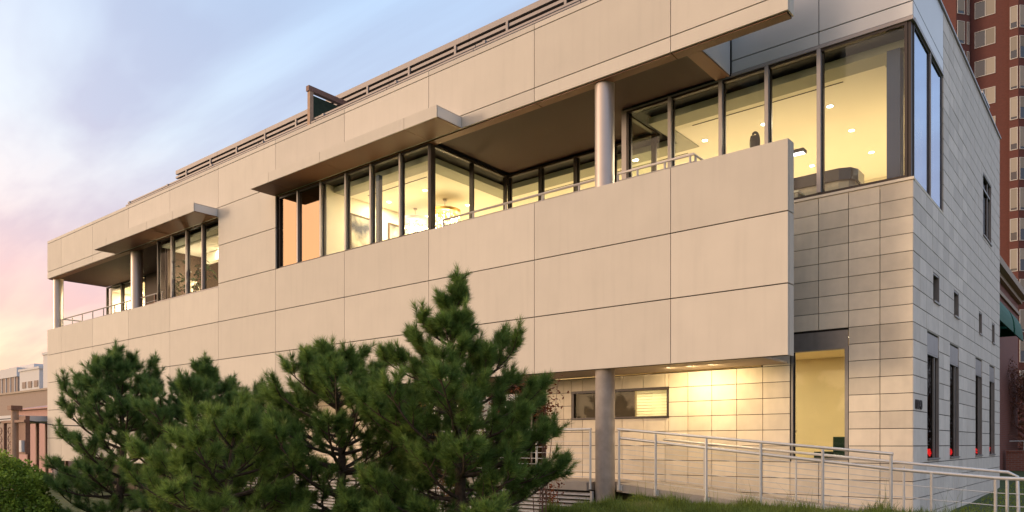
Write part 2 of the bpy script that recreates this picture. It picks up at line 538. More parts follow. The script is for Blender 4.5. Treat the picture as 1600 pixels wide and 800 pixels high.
# canopies
def canopy(x0, x1, joints):
    c = box('canopy', x0 + 0.03, x1 - 0.03, -0.77, -0.003, 8.945, 9.17, 'joint', B)
    js = [x0] + joints + [x1]
    for a, b in zip(js, js[1:]):
        box('front_panel', a + 0.006, b - 0.006, -0.80, -0.772, 8.93, 9.20, 'panel', c)
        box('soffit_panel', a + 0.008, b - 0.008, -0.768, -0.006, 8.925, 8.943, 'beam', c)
        box('top_panel', a + 0.006, b - 0.006, -0.770, -0.004, 9.172, 9.198, 'panel', c)
    box('end_panel', x1 - 0.028, x1, -0.770, -0.004, 8.946, 9.170, 'metal_panel', c)
    box('end_panel', x0, x0 + 0.028, -0.770, -0.004, 8.946, 9.170, 'metal_panel', c)
canopy(-30.30, -22.83, [-29.23, -26.01, -24.2])
canopy(-19.62, -12.05, [-18.7, -16.35, -13.13])

# soffits over the balconies, cross beam
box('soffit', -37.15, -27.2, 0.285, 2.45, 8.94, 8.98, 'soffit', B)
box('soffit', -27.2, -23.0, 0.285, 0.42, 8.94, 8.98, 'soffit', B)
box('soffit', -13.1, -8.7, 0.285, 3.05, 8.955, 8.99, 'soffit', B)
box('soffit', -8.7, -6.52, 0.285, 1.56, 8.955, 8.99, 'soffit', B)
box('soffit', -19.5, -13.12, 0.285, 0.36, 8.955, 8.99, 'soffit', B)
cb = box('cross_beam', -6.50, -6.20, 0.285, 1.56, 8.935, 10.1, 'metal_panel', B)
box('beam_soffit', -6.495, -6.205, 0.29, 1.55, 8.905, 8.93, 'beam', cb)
box('roof_slab', -37.1, -6.52, 0.31, 12.2, 10.15, 10.28, 'roof', B)
box('roof_slab', -6.19, -3.2, 1.80, 12.2, 9.9, 10.0, 'roof', B)
# floor and overhang slabs
box('overhang_soffit', -22.75, -5.05, 0.25, 1.56, 3.125, 3.16, M.setdefault('over', mat('overhang_plaster', (0.42, 0.33, 0.25), 0.8)) and 'over', B)
box('balcony_floor', -13.1, -5.75, 0.28, 3.02, 5.50, 5.62, 'concrete', B)
box('balcony_floor', -37.1, -27.2, 0.28, 2.42, 5.50, 5.62, 'concrete', B)
box('floor_slab', -37.0, -3.15, 3.1, 12.1, 5.3, 5.46, 'concrete', B)
box('floor_slab', -37.0, -13.2, 0.3, 3.08, 5.3, 5.46, 'concrete', B)

# columns
def column(x, y, z0, z1, r, m='column', rings=True):
    p = [(r, z0), (r, z1)]
    MB().lathe([(r, z0), (r, z0 + (z1 - z0) / 2), (r, z1)], x, y, 28).build('column', m, B)
column(-29.35, 0.36, 5.6, 8.94, 0.21)
column(-37.0, 0.36, 5.6, 8.94, 0.21)
column(-8.33, 0.30, 5.6, 8.92, 0.20)
column(-8.30, 0.27, -0.35, 3.14, 0.20, 'concrete')
column(-14.76, 0.32, -0.35, 3.14, 0.20, 'concrete')
column(-36.9, 0.36, -0.35, 0.92, 0.21, 'concrete')

# ---- windows: frame mesh > panes, mullions
def window_y(x0, x1, z0, z1, y, mull, gl='glass', fr='dark_frame', t=0.05, transom=None, glist=None, mt=0.055, md=0.12, mm='alu', mulz=None):
    """glazing in a plane y = const, seen from -y"""
    f = MB()
    f.box(x0, x1, y - 0.05, y + 0.05, z1 - t, z1)
    f.box(x0, x1, y - 0.05, y + 0.05, z0, z0 + t)
    f.box(x0, x0 + t, y - 0.05, y + 0.05, z0 + t, z1 - t)
    f.box(x1 - t, x1, y - 0.05, y + 0.05, z0 + t, z1 - t)
    w_ = f.build('window', fr, B)
    xs = [x0 + t] + list(mull) + [x1 - t]
    for i, (a, b) in enumerate(zip(xs, xs[1:])):
        a2 = a + (mt / 2 if i else 0); b2 = b - (mt / 2 if i < len(xs) - 2 else 0)
        box('pane', a2 + 0.002, b2 - 0.002, y - 0.006, y + 0.006, z0 + t + 0.001, z1 - t - 0.001, glist[i] if glist else gl, w_)
        # dark gasket at the left of each pane
        box('gasket', a2 + 0.003, a2 + 0.038, y + 0.008, y + 0.05, z0 + t + 0.002, z1 - t - 0.002, 'dark_frame', w_)
    for x in mull:
        box('mullion', x - mt / 2, x + mt / 2, y - md / 2 - 0.02, y + md / 2, z0 + t + 0.001, z1 - 0.003, mm, w_)
    if transom:
        for k, (a, b) in enumerate(zip(xs, xs[1:])):
            box('transom', a + mt / 2, b - mt / 2, y - 0.045, y + 0.045, transom - 0.04, transom + 0.04, fr, w_)
    return w_
def window_x(y0, y1, z0, z1, x, mull, gl='glass', fr='dark_frame', t=0.05, mt=0.06, mm='dark_frame', transom=None):
    f = MB()
    f.box(x - 0.05, x + 0.05, y0, y1, z1 - t, z1)
    f.box(x - 0.05, x + 0.05, y0, y1, z0, z0 + t)
    f.box(x - 0.05, x + 0.05, y0, y0 + t, z0 + t, z1 - t)
    f.box(x - 0.05, x + 0.05, y1 - t, y1, z0 + t, z1 - t)
    w_ = f.build('window', fr, B)
    ys = [y0 + t] + list(mull) + [y1 - t]
    for i, (a, b) in enumerate(zip(ys, ys[1:])):
        a2 = a + (mt / 2 if i else 0); b2 = b - (mt / 2 if i < len(ys) - 2 else 0)
        box('pane', x - 0.006, x + 0.006, a2 + 0.002, b2 - 0.002, z0 + t + 0.001, z1 - t - 0.001, gl, w_)
    for y in mull:
        box('mullion', x - 0.05, x + 0.075, y - mt / 2, y + mt / 2, z0 + t + 0.001, z1 - 0.003, mm, w_)
    return w_

HEAD = 8.90
win_b = window_y(-19.54, -13.20, 6.78, HEAD, 0.14, [-18.58, -17.50, -16.40, -15.37, -14.24],
         glist=['glass_sunset', 'glass_sunset', 'glass', 'glass', 'glass', 'glass'])
window_x(0.22, 3.00, 5.63, HEAD, -13.22, [1.62])
window_y(-13.16, -8.72, 5.63, HEAD, 3.06, [-12.05, -10.93, -9.83], transom=7.92, mm='dark_frame', mt=0.075)
window_x(1.72, 3.00, 5.63, HEAD, -8.66, [])
win_d = window_y(-8.60, -3.02, 6.20, HEAD, 1.66, [-7.55, -6.42, -5.48, -4.50], mt=0.07)
cwf = MB()
for y0_, y1_ in ((1.755, 1.80), (2.97, 3.06), (4.18, 4.255)):
    cwf.box(-3.05, -2.948, y0_, y1_, 6.24, 8.86)
cwf.box(-3.05, -2.948, 1.755, 4.255, 8.86, 8.90); cwf.box(-3.05, -2.948, 1.755, 4.255, 6.20, 6.24)
cw_ = cwf.build('window', 'dark_frame', B)
for y0_, y1_ in ((1.802, 2.968), (3.062, 4.178)):
    box('pane', -2.972, -2.960, y0_, y1_, 6.242, 8.858, 'glass_side', cw_)
box('mullion', -2.946, -2.925, 3.03, 3.07, 6.205, 8.9, 'alu', cw_)
box('sill', -3.04, -2.925, 1.71, 4.25, 6.152, 6.198, 'stone', cw_)
win_a = window_y(-27.14, -22.84, 6.69, 8.93, 0.14, [-26.05, -25.01, -23.94], gl='glass_low')
window_y(-37.15, -33.2, 5.63, 8.93, 2.5, [-35.5, -34.2], transom=7.6, mm='dark_frame', mt=0.09)
box('corner_post', -13.25, -13.17, 0.10, 0.21, 6.78, HEAD, 'dark_frame', win_b)
box('corner_post', -3.015, -2.965, 1.63, 1.75, 6.205, HEAD, 'dark_frame', win_d)
box('sill', -19.56, -13.14, 0.052, 0.09, 6.742, 6.785, 'panel', win_b)
box('sill', -27.16, -22.80, 0.003, 0.10, 6.672, 6.692, 'alu', win_a)
box('wing_post', -8.72, -8.60, 1.60, 1.715, 5.63, HEAD + 0.03, 'alu', B)
# wing head trim
box('head_trim', -6.19, -2.925, 1.585, 1.70, 8.902, 8.965, 'alu', win_d)
box('head_trim', -8.6, -6.2, 1.60, 1.70, 8.902, 8.932, 'alu', win_d)
box('head_trim', -3.04, -2.915, 1.705, 4.22, 8.902, 8.965, 'alu', win_d)
# left terrace back wall
tb = box('terrace_wall', -33.15, -27.2, 2.46, 2.6, 5.63, 8.95, 'in_brown', B)
for a in (-32.3, -31.0, -29.4, -28.2):
    box('door_jamb', a - 0.05, a + 0.05, 2.42, 2.458, 5.64, 8.0, 'timber', tb)
box('door_head', -33.1, -27.3, 2.40, 2.457, 7.55, 7.65, 'timber', tb)
box('terrace_return', -27.20, -27.15, 0.42, 2.45, 5.63, 8.93, 'soffit', B)

M['blind_fabric'] = leafmat('blind_fabric', (.80, .76, .62), (.84, .80, .66), 1.0, .8, .7)
# ---- wing stone walls
TZ = [6.15 - 0.3055 * i for i in range(20)][::-1]
TX = [-2.93 - 0.525 * i for i in range(16)][::-1]
low_win = (-5.01, -3.985, 1.34, 3.705)
strip = (-10.06, -7.57, 2.16, 2.81)
wb = MB()
for r in minus((-5.6, -2.99, 0.15, 6.10), [low_win]) + minus((-10.75, -5.6, 0.15, 3.11), [strip]):
    wb.box(r[0], r[1], 1.635, 1.80, r[2], r[3])
sw = wb.build('stone_wall', 'joint', B)
rects = grid([x for x in TX if x >= -5.6], TZ, [low_win]) + grid([x for x in TX if x < -5.5], [z for z in TZ if z < 3.11], [strip])
for r in rects:
    if r[1] - r[0] < 0.05 or r[3] - r[2] < 0.03: continue
    d = rng.uniform(0, 0.003)
    box('stone_tile', r[0] + 0.006, r[1] - 0.006, 1.60 - d, 1.63, r[2] + 0.006, r[3] - 0.006, 'stone', sw)
box('sill', -8.58, -2.915, 1.582, 1.70, 6.152, 6.198, 'stone', sw)
# wing upper panels (front)
ub = box('wing_parapet', -6.19, -2.97, 1.635, 1.78, 8.97, 10.18, 'joint', B)
panels(ub, grid([-6.19, -4.50, -2.93], [8.968, 9.22, 10.20]), 1.60, 0.032, 'metal_panel')
box('coping', -6.19, -2.90, 1.59, 1.83, 10.202, 10.24, 'coping', ub)

# side wall (x = -2.93)
YC = [1.6 + 0.541 * i for i in range(21)]
tall = [(2.75, 3.82), (4.95, 5.98), (8.2, 9.2), (10.45, 11.4)]
small = [(3.28, 3.86), (5.42, 5.97), (8.73, 9.2), (10.93, 11.41)]
upper = (9.38, 10.78, 6.84, 8.44)
corner_w = (1.5, 4.26, 6.18, 10.3)
holes = [(a, b, 1.31, 3.68) for a, b in tall] + [(a, b, 4.32, 4.85) for a, b in small] + [upper, corner_w]
sb = MB()
for r in minus((1.81, 12.36, 0.1, 10.18), holes):
    sb.box(-3.10, -2.963, r[0], r[1], r[2], r[3])
sb.box(-3.10, -2.963, 1.81, 4.26, 8.97, 10.18)
sidew = sb.build('side_wall', 'joint', B)
SZ = [0.041 + 0.3055 * i for i in range(34)]
SZ = [z for z in SZ if z < 10.15] + [10.2]
rects = grid(YC, SZ, holes)
rects = [r for r in rects if r[1] - r[0] > 0.03 and r[3] - r[2] > 0.02]
rects.sort(key=lambda r: r[0])
rest = MB()
for i, r in enumerate(rects):
    d = rng.uniform(0, 0.003)
    if i < 285:
        box('stone_tile', -2.96, -2.93 + d, r[0] + 0.004, r[1] - 0.004, r[2] + 0.0075, r[3] - 0.0075, 'side_stone', sidew)
    else:
        rest.box(-2.96, -2.93 + d, r[0] + 0.004, r[1] - 0.004, r[2] + 0.0075, r[3] - 0.0075)
tag(rest.build('stone_tiles', 'side_stone', sidew), kind='stuff')
for a, b in ((8.968, 9.22), (9.22, 10.20)):
    for y0, y1 in ((1.634, 4.255),):
        box('panel', -2.962, -2.93, y0, y1 - 0.006, a + 0.01, b - 0.01, 'metal_panel', sidew)
box('coping', -3.14, -2.895, 1.835, 12.45, 10.202, 10.245, 'coping', sidew)
# windows in the side wall
def side_window(y0, y1, z0, z1, lint=None, depth=0.05):
    x = -2.93 - depth
    top = lint if lint else z1
    w_ = MB()
    w_.box(x - .03, -2.935, y0, y0 + 0.03, z0, top); w_.box(x - .03, -2.925, y1 - 0.035, y1, z0, top)
    w_.box(x, -2.935, y0 + 0.03, y1 - 0.035, top - 0.03, top); w_.box(x, -2.90, y0 - 0.0, y1, z0 - 0.03, z0)
    f = w_.build('window', 'lintel', B)
    ym = y0 + (y1 - y0) * 0.70
    box('pane', x - 0.01, x, y0 + 0.032, y1 - 0.037, z0 + 0.002, top - 0.032, 'glass_dark', f)
    if y1 - y0 > 0.8:
        box('mullion', x + 0.001, x + 0.03, ym - 0.02, ym + 0.02, z0 + 0.002, top - 0.032, 'lintel', f)
    if lint:
        box('lintel_panel', -2.96, -2.938, y0 + 0.005, y1 - 0.005, lint + 0.005, z1 - 0.03, 'lintel', f)
        box('drip_shadow_gap', -3.0, -2.955, y0, y1, z1 - 0.03, z1, 'joint', f)
    return f
for a, b in tall: side_window(a, b, 1.34, 3.68, 3.29)
for a, b in small: side_window(a, b, 4.32, 4.85, depth=0.09)
uw = side_window(upper[0], upper[1], upper[2] + 0.03, upper[3], depth=0.06)
box('transom', -2.985, -2.945, upper[0] + 0.04, upper[1] - 0.04, 8.05, 8.1, 'lintel', uw)
# front ground-floor window of the wing
fw_ = MB()
x0, x1 = low_win[0], low_win[1]
fw_.box(x0, x0 + 0.035, 1.595, 1.72, 1.345, 3.33); fw_.box(x1 - 0.06, x1, 1.595, 1.72, 1.345, 3.33)
fw_.box(x0, x1, 1.595, 1.72, 3.33, 3.385); fw_.box(x0, x1, 1.585, 1.72, 1.312, 1.345)
lw = fw_.build('window', 'lintel', B)
box('lintel_panel', x0 + 0.004, x1 - 0.004, 1.612, 1.634, 3.387, 3.67, 'lintel', lw)
box('shadow_gap', x0, x1, 1.634, 1.66, 3.672, 3.704, 'black', lw)
box('pane', x0 + 0.037, x1 - 0.062, 1.66, 1.672, 1.347, 3.328, 'glass', lw)
box('gasket', x0 + 0.037, x0 + 0.065, 1.64, 1.658, 1.347, 3.328, 'black', lw)
# strip window under the overhang
st = MB()
st.box(-10.05, -7.58, 1.57, 1.70, 2.76, 2.81); st.box(-10.05, -7.58, 1.55, 1.70, 2.162, 2.20)
st.box(-10.05, -10.0, 1.60, 1.70, 2.2, 2.76); st.box(-7.62, -7.58, 1.60, 1.70, 2.2, 2.76)
stw = st.build('window', 'dark_frame', B)
for a, b in ((-9.998, -9.2), (-9.195, -8.4), (-8.395, -7.622)):
    box('pane', a, b, 1.652, 1.664, 2.202, 2.758, 'glass', stw)
for a, b in ((-9.99, -9.2), (-9.19, -8.45)):
    box('shadow_sheet', a, b, 1.70, 1.72, 2.19, 2.77, 'in_brown', stw)  # dark sheet behind the panes, standing in for shadow on the strip
for k in range(9):
    z_ = 2.19 + k * 0.064
    box('blind_slat', -8.42, -7.63, 1.74, 1.75, z_, z_ + 0.056, 'blind_fabric', stw)
# ground floor behind the pines
gw = MB()
gw.box(-22.7, -16.4, 1.635, 1.8, -0.3, 3.11)
g2 = gw.build('stone_wall', 'joint', B)
for r in grid([-22.7 + 0.63 * i for i in range(11)], [z for z in TZ if 0.6 < z < 3.11]):
    box('stone_tile', r[0] + 0.006, r[1] - 0.006, 1.60, 1.63, r[2] + 0.008, r[3] - 0.008, 'stone', g2)
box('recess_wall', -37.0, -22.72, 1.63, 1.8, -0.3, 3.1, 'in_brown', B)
window_y(-16.36, -10.8, 0.75, 3.1, 2.4, [-15.2, -14.0, -12.9, -11.8], gl='glass_dark', mm='dark_frame')
# rear and end walls
box('rear_wall', -37.1, -3.1, 12.2, 12.4, -0.3, 10.2, 'in_wall', B)
box('end_wall', -37.1, -36.9, 2.62, 12.15, -0.3, 10.1, 'panel', B)
box('wall_base', -37.0, -22.76, 2.3, 2.5, -0.3, 5.2, 'in_brown', B)

# house number on the side wall
cu = bpy.data.curves.new('house_number', 'FONT')
cu.body = '10040'; cu.size = 0.235; cu.extrude = 0.008; cu.align_x = 'LEFT'; cu.space_character = 0.92
tmp = bpy.data.objects.new('tmp', cu); link(tmp)
me = bpy.data.meshes.new_from_object(tmp)
bpy.data.objects.remove(tmp)
num = bpy.data.objects.new('house_number', me)
me.materials.append(mat('dark_bronze_letters', (0.03, 0.022, 0.02), 0.5, metal=0.3))
num.rotation_euler = (R(90), 0, R(90)); num.location = (-2.915, 1.69, 2.215)
link(num); par(num, B)

# balcony and terrace railings
def railing(name, pts, zf, zt, posts, cables, m='rail_dark', parent=None, rr=0.027, pr=0.024, closed_end=True):
    p = MB().tube([(x, y, zt) for x, y in pts], rr, 8).build(name, m, parent)
    for x, y in posts:
        MB().tube([(x, y, zf), (x, y, zt - rr)], pr, 8).build('post', m, p)
    for k in range(cables):
        z = zf + (zt - zf) * (k + 1) / (cables + 1)
        MB().tube([(x, y, z) for x, y in pts], 0.011, 6).build('cable', m, p)
    return p
railing('balcony_railing', [(-12.98, 0.36), (-8.60, 0.36)], 6.2, 7.06, [(-12.98, .36), (-12.0, .36), (-11.0, .36), (-9.96, .36), (-9.0, .36)], 5, parent=B, pr=0.026)
railing('balcony_railing', [(-8.05, 0.36), (-6.40, 0.36), (-6.40, 1.5)], 6.2, 7.06, [(-8.05, .36), (-7.6, .36), (-7.0, .36), (-6.47, .36), (-6.40, .44)], 5, parent=B)
railing('balcony_railing', [(-36.7, 1.6), (-36.75, 0.45), (-29.6, 0.40)], 6.2, 7.15, [(-36.75, .45)] + [(-35.6 + 1.05 * i, .42) for i in range(6)], 2, parent=B)
railing('balcony_railing', [(-29.05, 0.40), (-27.3, 0.40)], 6.2, 7.15, [(-28.7, .4), (-27.4, .4)], 3, parent=B)

# roof screen of horizontal slats
rs = MB()
for i in range(11):
    x = -29.2 + i * 2.15
    rs.box(x - 0.03, x + 0.03, 2.12, 2.18, 10.28, 12.4)
scr = rs.build('roof_screen', 'louvre', B)
for z0, z1 in ((12.38, 12.53), (12.22, 12.30), (11.98, 12.13), (11.72, 11.91)):
    for i in range(7):
        a = -29.6 + i * 3.19
        box('slat', a, min(a + 3.18, -7.3), 2.0, 2.1, z0, z1, 'louvre', scr)
box('screen_back', -29.5, -7.35, 2.105, 2.115, 11.6, 12.5, 'joint', scr)
for i in range(12):
    x = -28.7 + i * 1.82
    box('bracket', x - 0.035, x + 0.035, 1.965, 1.998, 12.06, 12.37, 'louvre', scr)
for i in range(8):
    a = -30.3 + i * 3.05
    box('gutter_rail', a, a + 3.03, 0.44, 0.54, 10.98, 11.03, 'louvre', scr)
    box('gutter_rail', a, a + 3.03, 0.36, 0.42, 10.86, 10.90, 'louvre', scr)
    box('gutter_strut', a + 0.3, a + 0.38, 0.34, 0.58, 10.905, 10.975, 'louvre', scr)
    box('gutter_leg', a + 0.31, a + 0.37, 0.43, 0.49, 10.3, 10.903, 'louvre', scr)
# timber frame with green infill on the roof
tf = MB(); tf.box(-18.48, -18.36, 0.34, 0.46, 10.3, 11.80)
tfr = tf.build('roof_frame', 'timber_pale', B)
box('frame_beam', -18.49, -18.35, 0.30, 1.95, 11.80, 11.95, 'timber', tfr)
box('frame_post', -18.48, -18.36, 1.82, 1.94, 10.3, 11.79, 'timber_pale', tfr)
box('infill_panel', -18.44, -18.40, 0.465, 1.81, 10.3, 11.72, 'green_panel', tfr)
# roof vent at the far corner of the wing
va = MB(); va.box(-3.45, -3.16, 10.9, 12.1, 10.0, 11.02)
va.box(-3.48, -3.13, 10.87, 12.13, 11.02, 11.08)
va.build('roof_vent', 'coping', B)
# ------------------------------------------------------------------ interior rooms
CZ = 8.70
def room_box(name, x0, x1, y0, y1, z0, z1, m, **k):
    return box(name, x0, x1, y0, y1, z0, z1, m, B)
FZ = 5.62
box('room_floor', -17.4, -13.3, 0.25, 9.0, 5.47, FZ, 'in_floor', B)
box('room_floor', -13.29, -8.6, 3.12, 9.0, 5.47, FZ, 'in_floor', B)
box('room_floor', -8.59, -3.12, 1.82, 9.0, 5.47, FZ, 'in_floor', B)
ce = MB()
ce.box(-17.4, -14.1, 0.95, 9.0, CZ, CZ + 0.1)
ce.box(-14.099, -8.0, 3.95, 9.0, CZ, CZ + 0.1)
ce.box(-7.999, -3.6, 2.55, 9.0, CZ, CZ + 0.1)
ceil = ce.build('ceiling', 'ceil', B)
# grey bulkhead strips and black blind pockets along the glass
gb = MB()
gb.box(-17.4, -13.6, 0.45, 0.949, CZ - 0.02, CZ + 0.12)
gb.box(-14.10, -13.6, 0.95, 3.949, CZ - 0.02, CZ + 0.12)
gb.box(-13.6, -8.3, 3.42, 3.948, CZ - 0.02, CZ + 0.12)
gb.box(-8.299, -8.0, 2.05, 3.947, CZ - 0.02, CZ + 0.12)
gb.box(-8.0, -3.1, 2.05, 2.549, CZ - 0.02, CZ + 0.12)
gb.box(-3.599, -3.1, 2.55, 9.0, CZ - 0.02, CZ + 0.12)
gb.build('bulkhead', 'ceil_grey', B)
bp = MB()
bp.box(-19.5, -13.3, 0.22, 0.449, 8.86, 8.93)
bp.box(-13.599, -13.3, 0.45, 3.4, 8.86, 8.93)
bp.box(-13.6, -8.3, 3.13, 3.419, 8.86, 8.93)
bp.box(-8.58, -8.3, 1.75, 3.41, 8.86, 8.93)
bp.box(-8.29, -3.1, 1.75, 2.049, 8.86, 8.93)
bp.build('blind_pocket', 'black', B)
sl = MB()
sl.box(-16.9, -14.5, 1.25, 1.29, CZ - 0.006, CZ - 0.001)
sl.box(-7.6, -4.4, 2.75, 2.78, CZ - 0.006, CZ - 0.001)
sl.box(-13.0, -8.4, 4.15, 4.18, CZ - 0.006, CZ - 0.001)
sl.build('slot_diffuser', 'black', B)
box('room_back_wall', -17.4, -3.1, 9.02, 9.15, FZ, 9.1, 'in_wall', B)
box('partition', -17.56, -17.42, 0.22, 9.0, FZ, 9.1, 'in_wall', B)
box('side_lining', -3.14, -3.105, 4.3, 9.0, FZ, 9.1, 'in_wall', B)
# plenum over the rooms keeps the sky out
box('plenum', -19.5, -13.3, 0.29, 9.1, 9.0, 9.1, 'black', B)
box('plenum', -13.29, -8.6, 3.12, 9.1, 9.0, 9.1, 'black', B)
box('plenum', -8.59, -3.12, 1.81, 9.1, 9.0, 9.1, 'black', B)
# dark small room behind the first two panes
box('room_floor', -19.4, -17.6, 0.25, 4.0, 5.47, FZ, 'in_brown', B)
box('room_back_wall', -19.5, -17.58, 3.9, 4.0, FZ, 8.95, 'in_brown', B)
box('room_side_wall', -19.56, -19.42, 0.25, 4.0, FZ, 8.95, 'in_brown', B)
# left room
box('room_floor', -27.0, -22.9, 0.25, 5.0, 5.47, FZ, 'in_floor', B)
ceilA = box('ceiling', -27.1, -22.9, 0.60, 5.0, 8.62, 8.72, 'ceil', B)
box('bulkhead', -27.1, -22.9, 0.24, 0.598, 8.70, 8.78, 'ceil_grey', B)
box('room_back_wall', -27.1, -22.9, 5.02, 5.15, FZ, 8.95, 'in_brown', B)
box('room_side_wall', -22.88, -22.8, 0.26, 5.0, FZ, 8.95, 'in_brown', B)
box('room_side_wall', -27.14, -27.06, 0.45, 5.0, FZ, 8.95, 'in_brown', B)
box('wall_beam', -26.4, -24.0, 1.5, 1.7, 8.25, 8.6, 'in_wall', B)
box('counter', -26.2, -23.6, 3.4, 3.9, FZ, 6.7, 'in_wall', B)
# left terrace room behind the far panes
box('room_floor', -36.8, -33.0, 2.62, 6.0, 5.47, FZ, 'in_floor', B)
ceilT = box('ceiling', -36.85, -33.0, 2.62, 6.0, 8.72, 8.8, 'ceil', B)
box('room_back_wall', -36.85, -33.0, 6.02, 6.1, FZ, 8.9, 'in_wall', B)
box('room_side_wall', -32.98, -32.9, 2.62, 6.0, FZ, 8.9, 'in_wall', B)
# ground floor room behind the wing window
box('room_floor', -10.7, -3.6, 1.82, 6.5, 0.62, 0.72, 'in_floor', B)
ceilG = box('ceiling', -10.7, -3.6, 1.82, 6.5, 3.72, 3.8, 'in_ochre', B)
box('room_back_wall', -10.7, -3.6, 6.52, 6.6, 0.72, 3.72, 'in_ochre', B)
box('room_side_wall', -3.62, -3.55, 1.82, 6.5, 0.72, 3.72, 'in_ochre', B)
box('room_side_wall', -10.75, -10.68, 1.82, 6.5, 0.72, 3.72, 'in_ochre', B)
# black-lined strip, its colour standing in for unlit space behind the side windows
box('room_floor', -3.54, -3.11, 1.82, 12.0, 0.9, 1.0, 'black', B)
box('room_back_wall', -3.56, -3.52, 6.6, 12.0, 0.9, 5.2, 'black', B)
box('room_back_wall', -3.545, -3.525, 1.82, 6.59, 0.9, 5.2, 'black', B)
box('room_ceiling', -3.52, -3.11, 1.82, 12.0, 5.1, 5.2, 'black', B)
# lobby behind the storefront
box('room_floor', -16.3, -10.8, 2.45, 7.0, 0.5, 0.72, 'in_floor', B)
box('room_back_wall', -16.3, -10.8, 7.0, 7.1, 0.7, 3.2, 'in_ochre', B)
ceilL = box('ceiling', -16.3, -10.8, 2.45, 7.0, 3.15, 3.25, 'ceil', B)
box('room_side_wall', -16.4, -16.32, 1.82, 7.0, 0.5, 3.2, 'in_brown', B)
box('room_side_wall', -10.83, -10.77, 1.82, 7.0, 0.5, 3.2, 'in_brown', B)

DL = MB().lathe([(0.085, -0.012), (0.085, 0.0)], 0, 0, 16)
def downlight(x, y, z, power, parent, col=WARM, r=0.062, spread=None):
    o = MB().lathe([(r * 1.25, z - 0.008), (r * 1.25, z - 0.001)], x, y, 18).build('downlight', 'alu', parent)
    MB().lathe([(r, z - 0.014), (r, z - 0.009)], x, y, 16).build('downlight_lens', 'bulb', parent)
    lamp('downlight_lamp', (x, y, z - 0.03), power, col, parent, size=r * 2, spread=spread)
for x in (-4.93, -6.34, -7.74):
    for y in (3.70, 5.28, 6.94):
        downlight(x, y, CZ, 24, ceil)
for x in (-9.3, -11.2, -12.9):
    for y in (4.9, 6.9):
        downlight(x, y, CZ, 29, ceil)
for x, y in ((-15.3, 1.97), (-16.85, 2.01), (-15.27, 3.68), (-17.0, 3.7), (-15.4, 5.6), (-17.0, 5.6)):
    downlight(x, y, CZ, 32, ceil)
for x, y in ((-25.35, 1.5), (-23.6, 1.6), (-24.5, 3.2)):
    downlight(x, y, 8.62, 80, ceilA)
for x, y in ((-36.0, 3.6), (-34.2, 3.6), (-35.0, 5.0)):
    downlight(x, y, 8.72, 120, ceilT)
for x, y in ((-4.4, 2.9), (-6.2, 3.2), (-8.0, 3.0), (-4.5, 5.0), (-7.0, 5.0)):
    downlight(x, y, 3.72, 14, ceilG)
for x in (-8.2, -7.8):
    downlight(x, 2.1, 3.72, 45, ceilG)  # added to brighten the strip window slats, no such fittings known
for x, y in ((-12.0, 3.6), (-15.0, 3.6)):
    downlight(x, y, 3.15, 10, ceilL, col=(1, .55, .2))
# wall washer under the overhang, shining on the stone wall
ws = box('washer_track', -7.4, -6.0, 0.76, 0.84, 3.128, 3.2, 'dark_frame', B)
for x in (-7.15, -6.7, -6.25):
    MB().lathe([(.035, 3.118), (.035, 3.126)], x, 0.8, 14).build('washer_lens', 'lens', ws)
    lamp('washer_lamp', (x, 0.8, 3.11), 9 if x != -6.7 else 13, (1, .76, .40), ws, size=0.08, rot=(R(36), 0, 0))

# ------------------------------------------------------------------ things inside
def chandelier(x, y, z0, z1, r, label, amber):
    t = empty('chandelier', (x, y, z0), label, 'chandelier', 'chandeliers in the corner room')
    MB().tube([(x, y, z1), (x, y, CZ - 0.03)], 0.008, 6).build('rod', 'alu', t)
    MB().lathe([(0.05, CZ - 0.05), (0.06, CZ - 0.012)], x, y, 14).build('ceiling_cap', 'alu', t)
    MB().lathe([(r, z1 - 0.10), (r * 1.02, z1 - 0.02), (r * 0.9, z1)], x, y, 24).build('drum', M['amber'] if amber else 'alu', t)
    cr = MB(); gl_ = MB()
    rr = random.Random(int(x * 100))
    for k in range(340):
        a = rr.uniform(0, 6.283); q = r * math.sqrt(rr.uniform(0.05, 1)); zc = rr.uniform(z0, z1 - 0.14)
        s_ = rr.uniform(0.014, 0.032)
        px, py = x + q * math.cos(a), y + q * math.sin(a)
        tgt = gl_ if rr.random() < 0.22 else cr
        tgt.add([(px, py, zc + s_ * 1.5), (px + s_, py, zc), (px, py + s_, zc), (px - s_, py, zc), (px, py - s_, zc), (px, py, zc - s_ * 1.5)],
                [(0, 1, 2), (0, 2, 3), (0, 3, 4), (0, 4, 1), (5, 2, 1), (5, 3, 2), (5, 4, 3), (5, 1, 4)])
    cr.build('crystal_drops', M['crystal'], t)
    gl_.build('bulbs', 'bulb2', t)
    lamp('chandelier_lamp', (x, y, (z0 + z1) / 2), 30, (1, .74, .36), t, size=0.18, kind='POINT')
M['amber'] = mat('amber_metal', (0.55, 0.32, 0.10), 0.3, metal=0.7)
M['crystal'] = mat('crystal', (0.75, 0.72, 0.62), 0.08, metal=0.5)
chandelier(-15.42, 2.88, 7.50, 8.38, 0.46, 'amber topped crystal chandelier nearest the balcony corner glass', True)
chandelier(-16.70, 2.92, 7.45, 8.38, 0.46, 'silver crystal chandelier left of the amber one', False)
M['canvas'] = mat('pale_canvas', (0.62, 0.55, 0.42), 0.8, col2=(0.06, 0.07, 0.10), scale=2.6, var=0.3)
